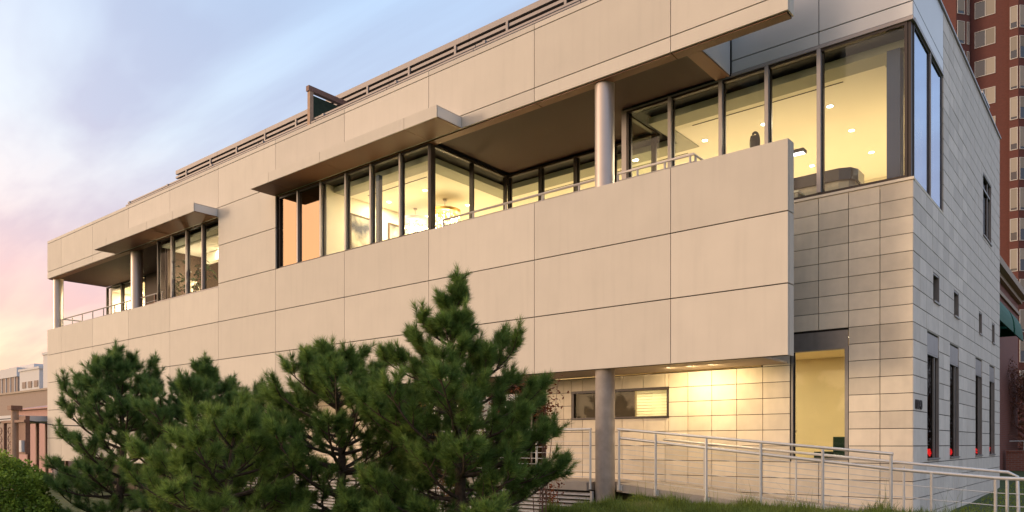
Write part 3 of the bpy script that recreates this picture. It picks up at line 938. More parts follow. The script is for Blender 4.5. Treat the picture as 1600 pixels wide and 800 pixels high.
def painting(y0, y1, z0, z1, label):
    t = empty('painting', (-17.40, (y0 + y1) / 2, z0), label, 'painting')
    box('canvas', -17.415, -17.38, y0, y1, z0, z1, 'canvas', t)
    f = MB()
    f.box(-17.416, -17.36, y0 - 0.04, y0 - 0.002, z0 - 0.04, z1 + 0.04); f.box(-17.416, -17.36, y1 + 0.002, y1 + 0.04, z0 - 0.04, z1 + 0.04)
    f.box(-17.416, -17.36, y0 - 0.002, y1 + 0.002, z1 + 0.002, z1 + 0.04); f.box(-17.416, -17.36, y0 - 0.002, y1 + 0.002, z0 - 0.04, z0 - 0.002)
    f.build('frame', 'in_brown', t)
painting(1.05, 1.75, 6.9, 8.2, 'tall dark framed abstract painting nearest the window on the cream wall')
painting(2.5, 3.6, 7.2, 8.25, 'wide abstract painting deeper in the room behind the chandeliers')
# table lamp under the first painting
t = empty('table_lamp', (-17.1, 1.3, 6.35), 'drum shade table lamp below the tall framed painting', 'lamp')
MB().lathe([(0.07, 6.37), (0.09, 6.45), (0.05, 6.8), (0.02, 6.95)], -17.1, 1.3, 16).build('base', 'in_wall', t)
MB().lathe([(0.17, 6.95), (0.14, 7.25)], -17.1, 1.3, 20).build('shade', 'in_wall', t)
t = empty('side_table', (-17.1, 1.3, FZ), 'small cream side table under the table lamp', 'table')
box('table_top', -17.38, -16.85, 1.02, 1.58, 6.32, 6.37, 'in_wall', t)
for a in (-17.34, -16.9):
    for b in (1.06, 1.54): box('leg', a - 0.02, a + 0.02, b - 0.02, b + 0.02, FZ, 6.318, 'in_wall', t)
# reception desk
M['desk_pale'] = mat('pale_desk', (0.50, 0.44, 0.36), 0.5, var=0.2, scale=5)
M['desk_top'] = mat('black_lacquer', (0.010, 0.012, 0.018), 0.15)
t = empty('reception_desk', (-4.9, 2.7, FZ), 'pale reception desk with rounded black lacquer top in the corner window', 'desk')
def slab(x0, x1, y0, y1, z0, z1, ch):
    b = MB(); ps = [(x0, y0), (x1 - ch, y0), (x1 - ch * .3, y0 + ch * .3), (x1, y0 + ch), (x1, y1), (x0, y1)]
    n = len(ps); vs = [(x, y, z0) for x, y in ps] + [(x, y, z1) for x, y in ps]
    b.add(vs, [tuple(range(n))[::-1], tuple(range(n, 2 * n))] + [(i, (i + 1) % n, (i + 1) % n + n, i + n) for i in range(n)])
    return b
slab(-6.0, -4.1, 2.4, 3.1, 6.68, 6.90, 0.28).build('top', 'desk_top', t)
slab(-6.0, -4.16, 2.46, 3.05, 6.50, 6.678, 0.24).build('apron', 'desk_pale', t)
slab(-5.95, -4.45, 2.6, 3.0, FZ, 6.498, 0.1).build('body', 'desk_pale', t)
# low shelf to the left
t = empty('low_cabinet', (-5.9, 2.2, FZ), 'low pale cabinet behind the parapet end left of the reception desk', 'cabinet')
box('body', -6.4, -5.0, 1.95, 2.30, FZ, 6.45, 'desk_pale', t)
box('top', -6.42, -4.98, 1.93, 2.32, 6.452, 6.49, 'in_wall', t)
# oval black ring fan on a stand
t = empty('ring_fan', (-5.93, 2.15, 6.49), 'black oval ring fan on a stand in the wing window', 'fan')
pts = [(-5.93 + 0.085 * math.cos(a), 2.15, 7.70 + 0.21 * math.sin(a)) for a in [i * 2 * math.pi / 24 for i in range(25)]]
MB().tube(pts, 0.026, 8, cap=False).build('ring', 'black', t)
MB().lathe([(0.0, 7.47), (0.07, 7.49), (0.095, 7.58), (0.09, 7.72), (0.05, 7.84)], -5.93, 2.15, 14).build('motor_body', 'black', t)
MB().tube([(-5.97, 2.15, 6.52), (-5.97, 2.15, 7.5)], 0.014, 8).build('stand', 'black', t)
MB().lathe([(0.12, 6.495), (0.10, 6.53)], -5.97, 2.15, 16).build('foot', 'black', t)
# desk lamp
t = empty('desk_lamp', (-5.5, 2.15, 6.49), 'black flat headed desk lamp with white light strip beside the parapet end', 'lamp')
MB().box(-5.35, -4.93, 2.05, 2.25, 7.27, 7.33).build('head', 'black', t)
MB().box(-5.33, -4.95, 2.08, 2.22, 7.262, 7.269).build('light_strip', emis('white_strip', (1, 1, .95), 3.0), t)
MB().tube([(-5.5, 2.15, 6.52), (-5.5, 2.15, 7.3), (-5.35, 2.15, 7.30)], 0.014, 8).build('arm', 'black', t)
MB().lathe([(0.1, 6.495), (0.09, 6.52)], -5.5, 2.15, 16).build('foot', 'black', t)
# inner corner column
box('interior_column', -3.44, -3.22, 2.0, 2.28, FZ, 8.67, 'reflect_blue_col', B)
box('interior_column', -15.42, -15.30, 0.30, 0.42, FZ, 8.67, 'reflect_blue_col', B)
# potted plant in the left room
t = empty('potted_plant', (-25.6, 0.55, FZ), 'leafy dark green potted plant behind the left window', 'plant')
MB().lathe([(0.16, FZ), (0.22, 6.1), (0.23, 6.12)], -25.6, 0.55, 18).build('pot', 'in_wall', t)
stem = MB(); lv = MB(); rr = random.Random(3)
for k in range(20):
    a = rr.uniform(0, 6.283); ln = rr.uniform(0.35, 1.15); top = rr.uniform(7.1, 8.0)
    tip = Vector((-25.6 + ln * math.cos(a) * 1.25, 0.58 + min(0.22, ln * .3) * math.sin(a), top))
    mid = Vector((-25.6, 0.55, 6.1)).lerp(tip, .5) + Vector((0, 0, .25))
    stem.tube([(-25.6, 0.55, 6.1), mid, tip], [.016, .012, .006], 5)
    for j in range(9):
        b = rr.uniform(0, 6.283); q = tip + Vector((rr.uniform(-.18, .18), rr.uniform(-.10, .10), rr.uniform(-.25, .15)))
        L = rr.uniform(.18, .34); dx, dy, dz = math.cos(b), math.sin(b) * .7, rr.uniform(-.6, .5)
        d_ = Vector((dx, dy, dz)).normalized(); s_ = d_.cross(Vector((0, 0, 1))).normalized() * L * .2
        lv.add([q, q + d_ * L * .45 + s_, q + d_ * L, q + d_ * L * .45 - s_], [(0, 1, 2, 3)])
stem.build('stem', 'timber', t)
lv.build('leaves', leafmat('house_plant_leaf', (0.015, 0.03, 0.012), (0.04, 0.07, 0.02)), t)
# lounge sofas on the left terrace
def sofa(x, y, label):
    t = empty('terrace_sofa', (x, y, 5.62), label, 'sofa', 'sofas on the left terrace')
    box('seat', x - .8, x + .8, y - .35, y + .35, 5.75, 6.35, 'in_brown', t)
    box('backrest', x - .8, x + .8, y + .352, y + .55, 5.75, 7.0, 'black', t)
    for s_ in (-1, 1): box('armrest', x + s_ * .9 - .09, x + s_ * .9 + .09, y - .35, y + .5, 5.75, 6.72, 'in_brown', t)
    for a in (-.7, .7):
        for b in (-.28, .28): box('leg', x + a - .03, x + a + .03, y + b - .03, y + b + .03, 5.62, 5.748, 'black', t)
sofa(-35.6, 1.15, 'dark outdoor sofa nearest the outer column of the left terrace')
sofa(-33.3, 1.2, 'dark outdoor sofa further right on the left terrace')
# red string lights in the side windows
M['red_light'] = emis('red_light', (1.0, 0.02, 0.02), 3.0)
M['yellow_light'] = emis('yellow_light', (1.0, 0.6, 0.1), 2.0)
wn_ = ['nearest the corner', 'second from the corner', 'third from the corner', 'farthest from the corner']
for i, (a, b) in enumerate(tall):
    t = empty('string_lights', (-3.25, (a + b) / 2, 1.35), 'red string lights on the sill of the tall side window ' + wn_[i], 'lights', 'red lights in the tall side windows')
    box('sill_box', -3.09, -3.0, a + 0.1, b - 0.1, 1.312, 1.36, 'black', t)
    lb = MB(); ly = MB(); rr = random.Random(i)
    for k in range(18):
        y = a + rr.uniform(.42, .88); x = rr.uniform(-3.06, -3.02); z = 1.38 + rr.uniform(0, .12); s_ = .022
        lb.add([(x, y, z + s_), (x + s_, y, z), (x, y + s_, z), (x - s_, y, z), (x, y - s_, z), (x, y, z - s_)],
               [(0, 1, 2), (0, 2, 3), (0, 3, 4), (0, 4, 1), (5, 2, 1), (5, 3, 2), (5, 4, 3), (5, 1, 4)])
    lb.build('red_bulbs', 'red_light', t)
    if i == 0:
        for k in range(14):
            y = a + rr.uniform(.28, .42); x = rr.uniform(-3.06, -3.02); z = rr.uniform(1.55, 2.2); s_ = .014
            ly.add([(x, y, z + s_), (x + s_, y, z), (x, y + s_, z), (x - s_, y, z), (x, y - s_, z), (x, y, z - s_)],
                   [(0, 1, 2), (0, 2, 3), (0, 3, 4), (0, 4, 1), (5, 2, 1), (5, 3, 2), (5, 4, 3), (5, 1, 4)])
        ly.build('yellow_bulbs', 'yellow_light', t)

# furniture seen through the ground floor window
t = empty('green_armchair', (-4.35, 3.0, 0.72), 'dark green armchair seen low through the ground floor window', 'armchair')
M['green_cloth'] = mat('green_cloth', (0.02, 0.05, 0.035), 0.9)
box('seat', -4.75, -4.05, 2.7, 3.3, 0.85, 1.2, 'green_cloth', t)
box('backrest', -4.75, -4.05, 3.302, 3.5, 0.85, 1.75, 'green_cloth', t)
for x_ in (-4.85, -3.95): box('armrest', x_ - .09, x_ + .09, 2.7, 3.45, 0.85, 1.45, 'green_cloth', t)
for x_ in (-4.7, -4.1):
    for y_ in (2.75, 3.4): box('leg', x_ - .03, x_ + .03, y_ - .03, y_ + .03, 0.72, 0.848, 'black', t)
t = empty('white_cabinet', (-6.2, 3.2, 0.72), 'pale cabinet low at the left of the ground floor window', 'cabinet')
box('body', -6.6, -5.55, 2.9, 3.4, 0.72, 1.85, 'in_wall', t)
box('top', -6.63, -5.52, 2.87, 3.43, 1.852, 1.9, 'desk_pale', t)

t = empty('floor_lamp', (-26.3, 1.0, FZ), 'glowing shaded lamp behind the plant in the left room', 'lamp')
M['shade_glow'] = emis('shade_glow', (1.0, 0.72, 0.36), 1.6)
MB().lathe([(.24, 7.15), (.17, 7.48)], -26.3, 1.0, 20).build('shade', 'shade_glow', t)
MB().tube([(-26.3, 1.0, FZ + .03), (-26.3, 1.0, 7.2)], .014, 8).build('stem', 'black', t)
MB().lathe([(.15, FZ), (.13, FZ + .03)], -26.3, 1.0, 16).build('foot', 'black', t)
lamp('floor_lamp_light', (-26.3, 1.0, 7.6), 25, WARM, t, size=.12, kind='POINT')
# ------------------------------------------------------------------ ramp, landing, railings
def deck(x): return 0.82 - 0.0903 * (x + 7.77)
rm = MB()
for a, b in ((-7.85, -1.0),):
    rm.add([(a, -0.02, deck(a) - .16), (b, -0.02, deck(b) - .16), (b, 1.52, deck(b) - .16), (a, 1.52, deck(a) - .16),
            (a, -0.02, deck(a)), (b, -0.02, deck(b)), (b, 1.52, deck(b)), (a, 1.52, deck(a))],
           [(0, 1, 2, 3), (4, 5, 6, 7), (0, 1, 5, 4), (1, 2, 6, 5), (2, 3, 7, 6), (3, 0, 4, 7)])
ramp = rm.build('ramp', 'ramp'); tag(ramp, 'sloping concrete access ramp along the stone wall', 'ramp', kind='structure')
landing = MB().box(-22.0, -8.56, -0.02, 0.6, 0.66, 0.825).box(-22.0, -7.87, 0.601, 2.3, 0.66, 0.825).build('landing', 'ramp'); tag(landing, 'raised concrete landing under the overhang', 'landing', kind='structure')
rt = empty('ramp_railing', (-4.5, 0, 0.4), 'pale grey steel railing with thin cables running down the ramp', 'railing')
PX = [-7.77, -6.97, -5.95, -4.95, -3.92, -2.90]
def rz(x): return 1.89 - 0.0903 * (x + 7.77)
for x in PX:
    MB().tube([(x, -0.06, deck(x) - .11), (x, -0.06, rz(x) - .02)], 0.024, 10).build('post', 'steel', rt)
    box('base_plate', x - .05, x + .05, -0.045, -0.021, deck(x) - .13, deck(x) - .02, 'steel', rt)
MB().tube([(-7.80, -0.06, rz(-7.80)), (-2.87, -0.06, rz(-2.87))], 0.026, 10).build('top_rail', 'steel', rt)
hr = [(-7.77, -0.03, rz(-7.77) - .17), (-2.9, -0.03, rz(-2.9) - .235), (-1.53, -0.03, 1.115), (-1.35, -0.03, 1.11), (6.0, -0.03, 1.08)]
MB().tube(hr, 0.028, 10).build('handrail', 'steel', rt)
MB().tube([(-7.5, 1.25, rz(-7.5) - .17), (-3.17, 1.25, 1.30), (-1.52, 1.25, 1.16), (-1.40, 1.25, 1.10), (-1.38, 1.25, 0.3)], 0.026, 10).build('handrail', 'steel', rt)
for i in range(8):
    f = (i + 1) / 9.0
    pts = [(x, -0.06, deck(x) + 0.02 + (0.86 - .0) * f) for x in (-7.77, -2.9)]
    MB().tube(pts, 0.0065, 6).build('cable', 'steel', rt)
for k, (z0, z1, z2) in enumerate(((0.99, 0.90, 0.88), (0.80, 0.72, 0.70))):
    MB().tube([(-2.9, -0.06, z0), (-1.45, -0.06, z1), (6, -0.06, z2)], 0.0065, 6).build('cable', 'steel', rt)
for x, zt in ((-2.34, 1.16), (-1.53, 1.09), (-1.39, 1.09), (0.6, 1.08), (2.4, 1.08)):
    MB().tube([(x, -0.06, 0.2), (x, -0.06, zt)], 0.022, 10).build('post', 'steel', rt)
for x in (-6.6, -4.8, -3.0):
    MB().tube([(x, 1.25, deck(x)), (x, 1.25, rz(x) - .24)], 0.02, 8).build('post', 'steel', rt)
lt = empty('landing_railing', (-11, 0, 0.8), 'pale steel cable railing on the landing left of the round column', 'railing')
for x in (-8.44, -9.8, -11.2, -12.6, -14.0):
    MB().tube([(x, -0.06, 0.70), (x, -0.06, 1.88)], 0.024, 10).build('post', 'steel', lt)
MB().tube([(-14.02, -0.06, 1.90), (-8.42, -0.06, 1.90)], 0.026, 10).build('top_rail', 'steel', lt)
for i in range(7):
    MB().tube([(-14.0, -0.06, 0.94 + .12 * i), (-8.44, -0.06, 0.94 + .12 * i)], 0.0065, 6).build('cable', 'steel', lt)
ls = empty('louvre_screen', (-15, -0.02, -0.3), 'pale metal louvre screen closing the space under the landing', 'screen')
M['louvre_pale'] = mat('pale_louvre', (0.55, 0.51, 0.47), 0.5, metal=0.2, var=0.15, scale=5)
for a in (-22.0, -18.6, -15.2, -11.8):
    b = a + 3.36
    box('frame_stile', a, a + .05, 0.0, 0.06, -0.3, 0.65, 'louvre_pale', ls); box('frame_stile', b - .05, b, 0.0, 0.06, -0.3, 0.65, 'louvre_pale', ls)
    for k in range(11):
        z = -0.27 + k * 0.083
        MB().add([(a + .052, -0.01, z), (b - .052, -0.01, z), (b - .052, 0.055, z + .045), (a + .052, 0.055, z + .045),
                  (a + .052, -0.01, z + .008), (b - .052, -0.01, z + .008), (b - .052, 0.055, z + .053), (a + .052, 0.055, z + .053)],
                 [(0, 1, 2, 3), (4, 5, 6, 7), (0, 1, 5, 4), (2, 3, 7, 6), (0, 3, 7, 4), (1, 2, 6, 5)]).build('slat', 'louvre_pale', ls)
box('dark_backing', -22.0, -8.4, 0.3, 0.35, -0.3, 0.65, 'black', ls)  # black sheet standing in for the dark behind the slats
ss = box('under_ramp_wall', -7.9, -4.0, 0.5, 0.55, 0.0, 0.45, 'concrete', B)

# ------------------------------------------------------------------ planting
def tri_mesh(name, P, m, parent=None, nper=3):
    """P: (n, nper, 3) world-space faces"""
    n = len(P)
    c = P.reshape(-1, 3).mean(0)
    me = bpy.data.meshes.new(name)
    me.vertices.add(n * nper); me.loops.add(n * nper); me.polygons.add(n)
    me.vertices.foreach_set('co', (P.reshape(-1, 3) - c).ravel())
    me.loops.foreach_set('vertex_index', np.arange(n * nper, dtype=np.int32))
    me.polygons.foreach_set('loop_start', np.arange(0, n * nper, nper, dtype=np.int32))
    me.update(calc_edges=True)
    me.materials.append(m)
    o = bpy.data.objects.new(name, me)
    o.location = c
    link(o); WLOC[o.name] = tuple(c)
    par(o, parent)
    return o
def unit(a): return a / np.maximum(np.linalg.norm(a, axis=1, keepdims=True), 1e-9)
def needles(shoots, per, ln, wd, seed):
    r = np.random.default_rng(seed)
    S = np.array([(*p, *d, l) for p, d, l in shoots])
    S = np.repeat(S, per, axis=0)
    n = len(S)
    d = unit(S[:, 3:6]); u = r.random(n) ** 0.85
    base = S[:, :3] + d * (S[:, 6:7] * u[:, None])
    rad = r.normal(size=(n, 3)); rad -= d * (rad * d).sum(1, keepdims=True); rad = unit(rad)
    phi = np.radians(66 - 44 * u + r.normal(0, 8, n))
    nd = d * np.cos(phi)[:, None] + rad * np.sin(phi)[:, None]
    nd = unit(nd + np.array([0, 0, -0.03]))
    L = ln * r.uniform(.7, 1.15, n)
    tip = base + nd * L[:, None]
    s = unit(np.cross(nd, r.normal(size=(n, 3)))) * wd
    return np.stack([base + s * .6, base - s * .6 + nd * (L * .1)[:, None], tip + 0 * s], 1)
M['needle'] = leafmat('pine_needle', (0.110, 0.180, 0.044), (0.20, 0.295, 0.066), 4.5, 0.5, 0.42, (0.28, 0.32, 0.085), (0.36, 0.26, 0.10))
M['needle_b'] = leafmat('pine_needle_blue', (0.098, 0.170, 0.050), (0.17, 0.265, 0.070), 4.5, 0.5, 0.42, (0.23, 0.29, 0.08), (0.33, 0.24, 0.10))
M['needle_c'] = leafmat('pine_needle_bright', (0.13, 0.20, 0.045), (0.23, 0.32, 0.07), 4.5, 0.5, 0.42, (0.33, 0.37, 0.10), (0.40, 0.29, 0.11))
M['bark'] = mat('pine_bark', (0.10, 0.068, 0.045), 0.9, var=0.5, scale=14, bump=0.8, bscale=40)
def pine(x, y, z0, H, Rm, seed, label, prof, m='needle', per=115, ln=0.13, extra=(), wsp=0.30, nl=6, lean=(0, 0)):
    rr = random.Random(seed)
    t = empty('pine_tree', (x, y, z0), label, 'pine tree', 'pines in front of the building')
    def axis_at(h):
        return Vector((x + lean[0] * h + 0.05 * math.sin(h * 2.1 + seed), y + lean[1] * h + 0.05 * math.cos(h * 1.7 + seed), z0 + h))
    tp = [axis_at(H * .96 * i / 12) for i in range(13)]
    MB().tube(tp, [0.085 * (1 - i / 12.6) + 0.012 for i in range(13)], 9).build('trunk', 'bark', t)
    br = MB(); shoots = []
    def shoot(p, d, l): shoots.append((tuple(p), tuple(d), l))
    def limb(p0, az, L, e0, e1, rad):
        pts = [p0]; p = Vector(p0); n = 7
        wob = rr.uniform(-.25, .25)
        for i in range(n):
            f = (i + 1) / n
            e = e0 + (e1 - e0) * f ** 1.6
            a = az + wob * f
            d = Vector((math.cos(a) * math.cos(e), math.sin(a) * math.cos(e), math.sin(e)))
            p = p + d * (L / n)
            pts.append(p.copy())
        br.tube(pts, [rad * (1 - .8 * i / n) for i in range(n + 1)], 5, cap=False)
        shoot(pts[-1] - d * .03, d + Vector((0, 0, .35)), rr.uniform(.16, .26))
        for k in range(3):
            q = (d + Vector((rr.uniform(-.7, .7), rr.uniform(-.7, .7), rr.uniform(-.1, .6)))).normalized()
            shoot(pts[-1] - d * .05, q, rr.uniform(.09, .16))
        m_ = max(2, int(L / 0.17))
        for j in range(m_):
            f = 0.22 + 0.75 * (j + rr.random()) / m_
            i = min(n - 1, int(f * n)); q0 = pts[i].lerp(pts[i + 1], f * n - i)
            dl = (pts[i + 1] - pts[i]).normalized()
            sd_ = dl.cross(Vector((0, 0, 1))).normalized() * (1 if j % 2 else -1)
            dv = (dl * rr.uniform(.5, 1) + sd_ * rr.uniform(.4, 1.1) + Vector((0, 0, rr.uniform(.05, .8)))).normalized()
            tl = min(0.5, L * .45) * (1.15 - f * .6) * rr.uniform(.5, 1.1)
            q1 = q0 + dv * tl * .6; q2 = q1 + (dv + Vector((0, 0, .45))).normalized() * tl * .4
            br.tube([q0, q1, q2], [rad * .35, rad * .25, rad * .15], 4, cap=False)
            shoot(q2 - dv * .04, dv + Vector((0, 0, .6)), rr.uniform(.11, .2))
            for kk in range(3):
                fd = (dv + Vector((rr.uniform(-.8, .8), rr.uniform(-.8, .8), rr.uniform(0, .7)))).normalized()
                shoot(q0.lerp(q2, rr.uniform(.25, .9)), fd, rr.uniform(.09, .16))
    h = 0.45
    while h < H - 0.42:
        f = h / H
        r0 = Rm * prof(f)
        a0 = rr.uniform(0, 6.28)
        n = nl if r0 > 0.45 else max(3, nl - 2)
        for k in range(n):
            L = r0 * rr.uniform(.62, 1.12)
            e0 = R(-4 + 34 * f + rr.uniform(-8, 10)); e1 = e0 + R(rr.uniform(15, 45))
            limb(axis_at(h + rr.uniform(-.06, .06)), a0 + k * 6.283 / n + rr.uniform(-.3, .3), L, e0, min(e1, R(80)), 0.010 + 0.016 * r0)
        h += wsp * rr.uniform(.8, 1.2) * (1.0 if f < .7 else .85)
    for hh, az, L, e0, e1 in extra:
        limb(axis_at(hh), R(az), L, R(e0), R(e1), 0.022)
    # leader: stacked upright tufts
    hh = H - 0.55
    while hh < H - 0.12:
        q = axis_at(hh)
        for k in range(5):
            a = rr.uniform(0, 6.28)
            shoot(q, (math.cos(a) * .7, math.sin(a) * .7, .7), rr.uniform(.10, .17))
        hh += 0.075
    shoot(axis_at(H - .2), (0, 0, 1), .22)
    br.build('branches', 'bark', t)
    P = needles(shoots, per, ln, 0.0055, seed)
    tri_mesh('crown', P, M[m], t)
    return t
def prof_a(f):
    if f > .80: return 0.12
    if f > .66: return 0.34
    return min(1.0, 0.70 + (0.66 - f) * 1.4)
def prof_b(f):
    if f > .88: return 0.14
    return min(1.0, 0.26 + (0.88 - f) * 1.75)
def prof_main(f):
    if f > .76: return 0.12
    if f > .66: return 0.36
    if f > .52: return 0.62
    return min(1.0, 0.80 + (0.52 - f) * 1.4)
# azimuth: camera-right is about 39 deg, camera-left about 219 deg
pine(-6.93, -5.54, -0.2, 4.10, 1.45, 11, 'tallest pine with a slim pointed leader in front of the balcony wall', prof_main, per=125,
     extra=((2.55, 215, 1.0, 8, 40), (2.70, 210, 0.75, 25, 65), (2.65, 40, 0.85, 20, 60), (2.45, 32, 1.1, 20, 55), (2.0, 30, 1.3, 8, 45), (1.6, 45, 1.35, 0, 30), (1.2, 40, 1.35, 0, 25), (1.7, 220, 1.3, 5, 40)))
pine(-8.95, -5.91, -0.2, 3.30, 1.6, 23, 'broad rounded pine just left of the tallest one', prof_b, 'needle', per=115,
     extra=((1.9, 215, 1.2, 12, 50), (2.1, 35, 0.8, 20, 65), (1.5, 225, 1.7, 0, 25), (2.3, 218, .7, 30, 65)))
pine(-14.5, -6.6, -0.2, 3.66, 1.38, 35, 'leftmost bushy pine against the beige wall above the hedge', prof_b, 'needle_b', per=100, ln=.125,
     extra=((2.4, 222, 1.0, 15, 60), (2.5, 42, .95, 32, 76), (2.6, 225, .8, 35, 76), (2.3, 60, .8, 25, 70), (1.9, 205, 0.9, 12, 50)))
pine(-13.2, -5.60, -0.2, 3.45, 1.55, 47, 'bluish pine with a thin bare leader second from the left', prof_a, 'needle_b', per=100, ln=.12,
     extra=((2.1, 45, 1.1, 15, 60), (1.7, 35, 1.3, 5, 40)))
pine(-9.45, -7.30, -0.2, 2.35, 1.28, 59, 'low bright green pine in front between the broad and bluish ones', prof_b, 'needle_c', per=110,
     extra=((1.3, 225, 1.2, 5, 30),))

# red-leaved shrubs between pine and column
M['red_leaf'] = leafmat('red_leaf', (0.16, 0.035, 0.018), (0.26, 0.08, 0.03), 3, 0.5, 0.3)
M['orange_leaf'] = leafmat('orange_leaf', (0.28, 0.11, 0.02), (0.42, 0.22, 0.04), 3, 0.5, 0.35)
def shrub(name, x, y, z0, H, W, seed, label, m, stems=14, leaves=26, lsize=0.05, cat='shrub', bark='timber', fill=0.45):
    rr = random.Random(seed)
    t = empty(name, (x, y, z0), label, cat)
    s = MB(); L = []
    for k in range(stems):
        a = rr.uniform(0, 6.28); q = W * math.sqrt(rr.random()); top = H * rr.uniform(.65, 1.0)
        p0 = Vector((x + rr.uniform(-.06, .06), y + rr.uniform(-.06, .06), z0))
        p2 = Vector((x + q * math.cos(a), y + q * math.sin(a), z0 + top)); p1 = p0.lerp(p2, .5) + Vector((0, 0, .12 * H)) - (p2 - p0) * .1
        s.tube([p0, p1, p2], [.012, .008, .003], 4, cap=False)
        for j in range(leaves):
            f = rr.uniform(fill, 1); c = (p0 * (1 - f) * (1 - f) + p1 * 2 * f * (1 - f) + p2 * f * f)
            c = c + Vector((rr.gauss(0, .07), rr.gauss(0, .07), rr.gauss(0, .05)))
            d = Vector((rr.uniform(-1, 1), rr.uniform(-1, 1), rr.uniform(-.7, .6))).normalized()
            w_ = d.cross(Vector((rr.uniform(-1, 1), rr.uniform(-1, 1), 1))).normalized()
            l_ = lsize * rr.uniform(.6, 1.3)
            L.append([c, c + d * l_ * .5 + w_ * l_ * .3, c + d * l_, c + d * l_ * .5 - w_ * l_ * .3])
    s.build('stems', bark, t)
    tri_mesh('leaves', np.array([[tuple(v) for v in q] for q in L]), M[m], t, 4)
    return t
shrub('red_shrub', -7.45, -4.05, -0.25, 3.2, .45, 3, 'slender red-leaved shrub rising behind the tallest pine', 'red_leaf', 7, 60, .06, fill=.78)
shrub('red_shrub', -7.05, -3.5, -0.25, 3.25, .3, 4, 'red-leaved shrub at the right edge of the tallest pine', 'red_leaf', 7, 60, .06, fill=.8)
shrub('red_shrub', -8.1, -1.7, -0.25, 1.5, .4, 5, 'low red-leaved shrub beside the round column', 'red_leaf', 8, 40, .06, fill=.6)
shrub('orange_shrub', -9.9, -2.6, -0.25, 2.75, .75, 6, 'orange autumn shrub behind the pines under the overhang', 'orange_leaf', 22, 45, .07)
shrub('orange_shrub', -11.4, -3.0, -0.25, 1.9, .7, 8, 'low orange autumn shrub behind the broad pine', 'orange_leaf', 18, 40, .07)

# clipped hedge at the left edge
def leaf_cloud(n, cx, cy, cz, rx, ry, rz_, seed, size, box_=False):
    r = np.random.default_rng(seed)
    d = unit(r.normal(size=(n, 3)))
    if box_: d = np.sign(d) * np.abs(d) ** 0.45; 
    lump = 1 + 0.10 * np.sin(d[:, 0] * 9 + seed) * np.sin(d[:, 1] * 8) + 0.08 * np.sin(d[:, 2] * 11 + 2) + 0.06 * np.sin(d[:, 0] * 23) * np.cos(d[:, 2] * 19)
    k = (1 - 0.35 * r.random(n) ** 2) * lump
    c = np.array([cx, cy, cz]) + d * np.array([rx, ry, rz_]) * k[:, None]
    a = unit(r.normal(size=(n, 3)) + d * 1.0); b = unit(np.cross(a, r.normal(size=(n, 3))))
    s = (size * r.uniform(.6, 1.3, n))[:, None]
    return np.stack([c, c + a * s * .5 + b * s * .3, c + a * s, c + a * s * .5 - b * s * .3], 1)
M['hedge'] = leafmat('hedge_leaf', (0.18, 0.25, 0.035), (0.33, 0.42, 0.06), 2.5, 0.45, 0.45, (0.42, 0.48, 0.09))
t = empty('hedge', (-15.3, -8.2, -0.2), 'bright green clipped hedge at the lower left corner', 'hedge')
P = np.concatenate([leaf_cloud(30000, -15.3 + i * -.95, -8.35 - i * .7, 0.50, .85, .85, .90, 60 + i, .06) for i in range(3)])
tri_mesh('leaves', P, M['hedge'], t, 4)
hs = MB(); rr = random.Random(9)
for k in range(24):
    i = rr.randint(0, 2); a = rr.uniform(0, 6.28); q = rr.uniform(.2, .6)
    cx, cy = -15.3 - .95 * i, -8.35 - .7 * i
    hs.tube([(cx, cy, -.25), (cx + q * .5 * math.cos(a), cy + q * .5 * math.sin(a), .35), (cx + q * math.cos(a), cy + q * math.sin(a), .95)], [.02, .014, .006], 4, cap=False)
hs.build('stems', 'bark', t)

# grass
def blades(n, x0, x1, y0, y1, hmin, hmax, seed, wd=0.006):
    r = np.random.default_rng(seed)
    x = r.uniform(x0, x1, n); y = r.uniform(y0, y1, n)
    z = np.array([gh(a, b) for a, b in zip(x, y)]) - 0.005
    cl = 0.65 + 0.5 * np.sin(x * 3.1 + 1) * np.sin(y * 4.3) + 0.25 * np.sin(x * 9 + y * 7)
    h = (hmin + (hmax - hmin) * r.random(n) ** 2) * np.clip(cl, .45, 1.3)
    a = r.uniform(0, 6.283, n); ln = r.uniform(.1, .75, n) * h
    b = np.stack([x, y, z], 1)
    s = np.stack([np.cos(a + 1.57), np.sin(a + 1.57), 0 * a], 1) * wd
    mid = b + np.stack([np.cos(a) * ln * .3, np.sin(a) * ln * .3, h * .6], 1)
    tip = b + np.stack([np.cos(a) * ln, np.sin(a) * ln, h], 1)
    return np.concatenate([np.stack([b - s, b + s, mid + s * .6], 1), np.stack([mid - s * .6, b - s, mid + s * .6], 1), np.stack([mid - s * .6, mid + s * .6, tip], 1)])
M['grass'] = leafmat('grass_blade', (0.125, 0.175, 0.03), (0.22, 0.26, 0.05), 1.3, 0.5, 0.4, (0.28, 0.26, 0.09))
gr = tri_mesh('grass', np.concatenate([blades(60000, -8.4, 0.5, -3.2, -0.22, .08, .24, 1), blades(400, -8.0, -0.5, -1.2, -0.22, .3, .55, 5, .0035)]), M['grass'])
tag(gr, 'long green grass on the bank in front of the ramp', 'grass', kind='stuff')
M['lawn'] = leafmat('lawn_blade', (0.20, 0.25, 0.03), (0.30, 0.34, 0.04), 0.8, 0.5, 0.4)  # bright blade colour carries the light falling on the lawn
lw2 = tri_mesh('lawn', blades(26000, -2.8, 3.0, 2.5, 22.5, .03, .08, 2, .009), M['lawn'])
tag(lw2, 'short sunlit lawn beyond the right corner of the building', 'lawn', kind='stuff')

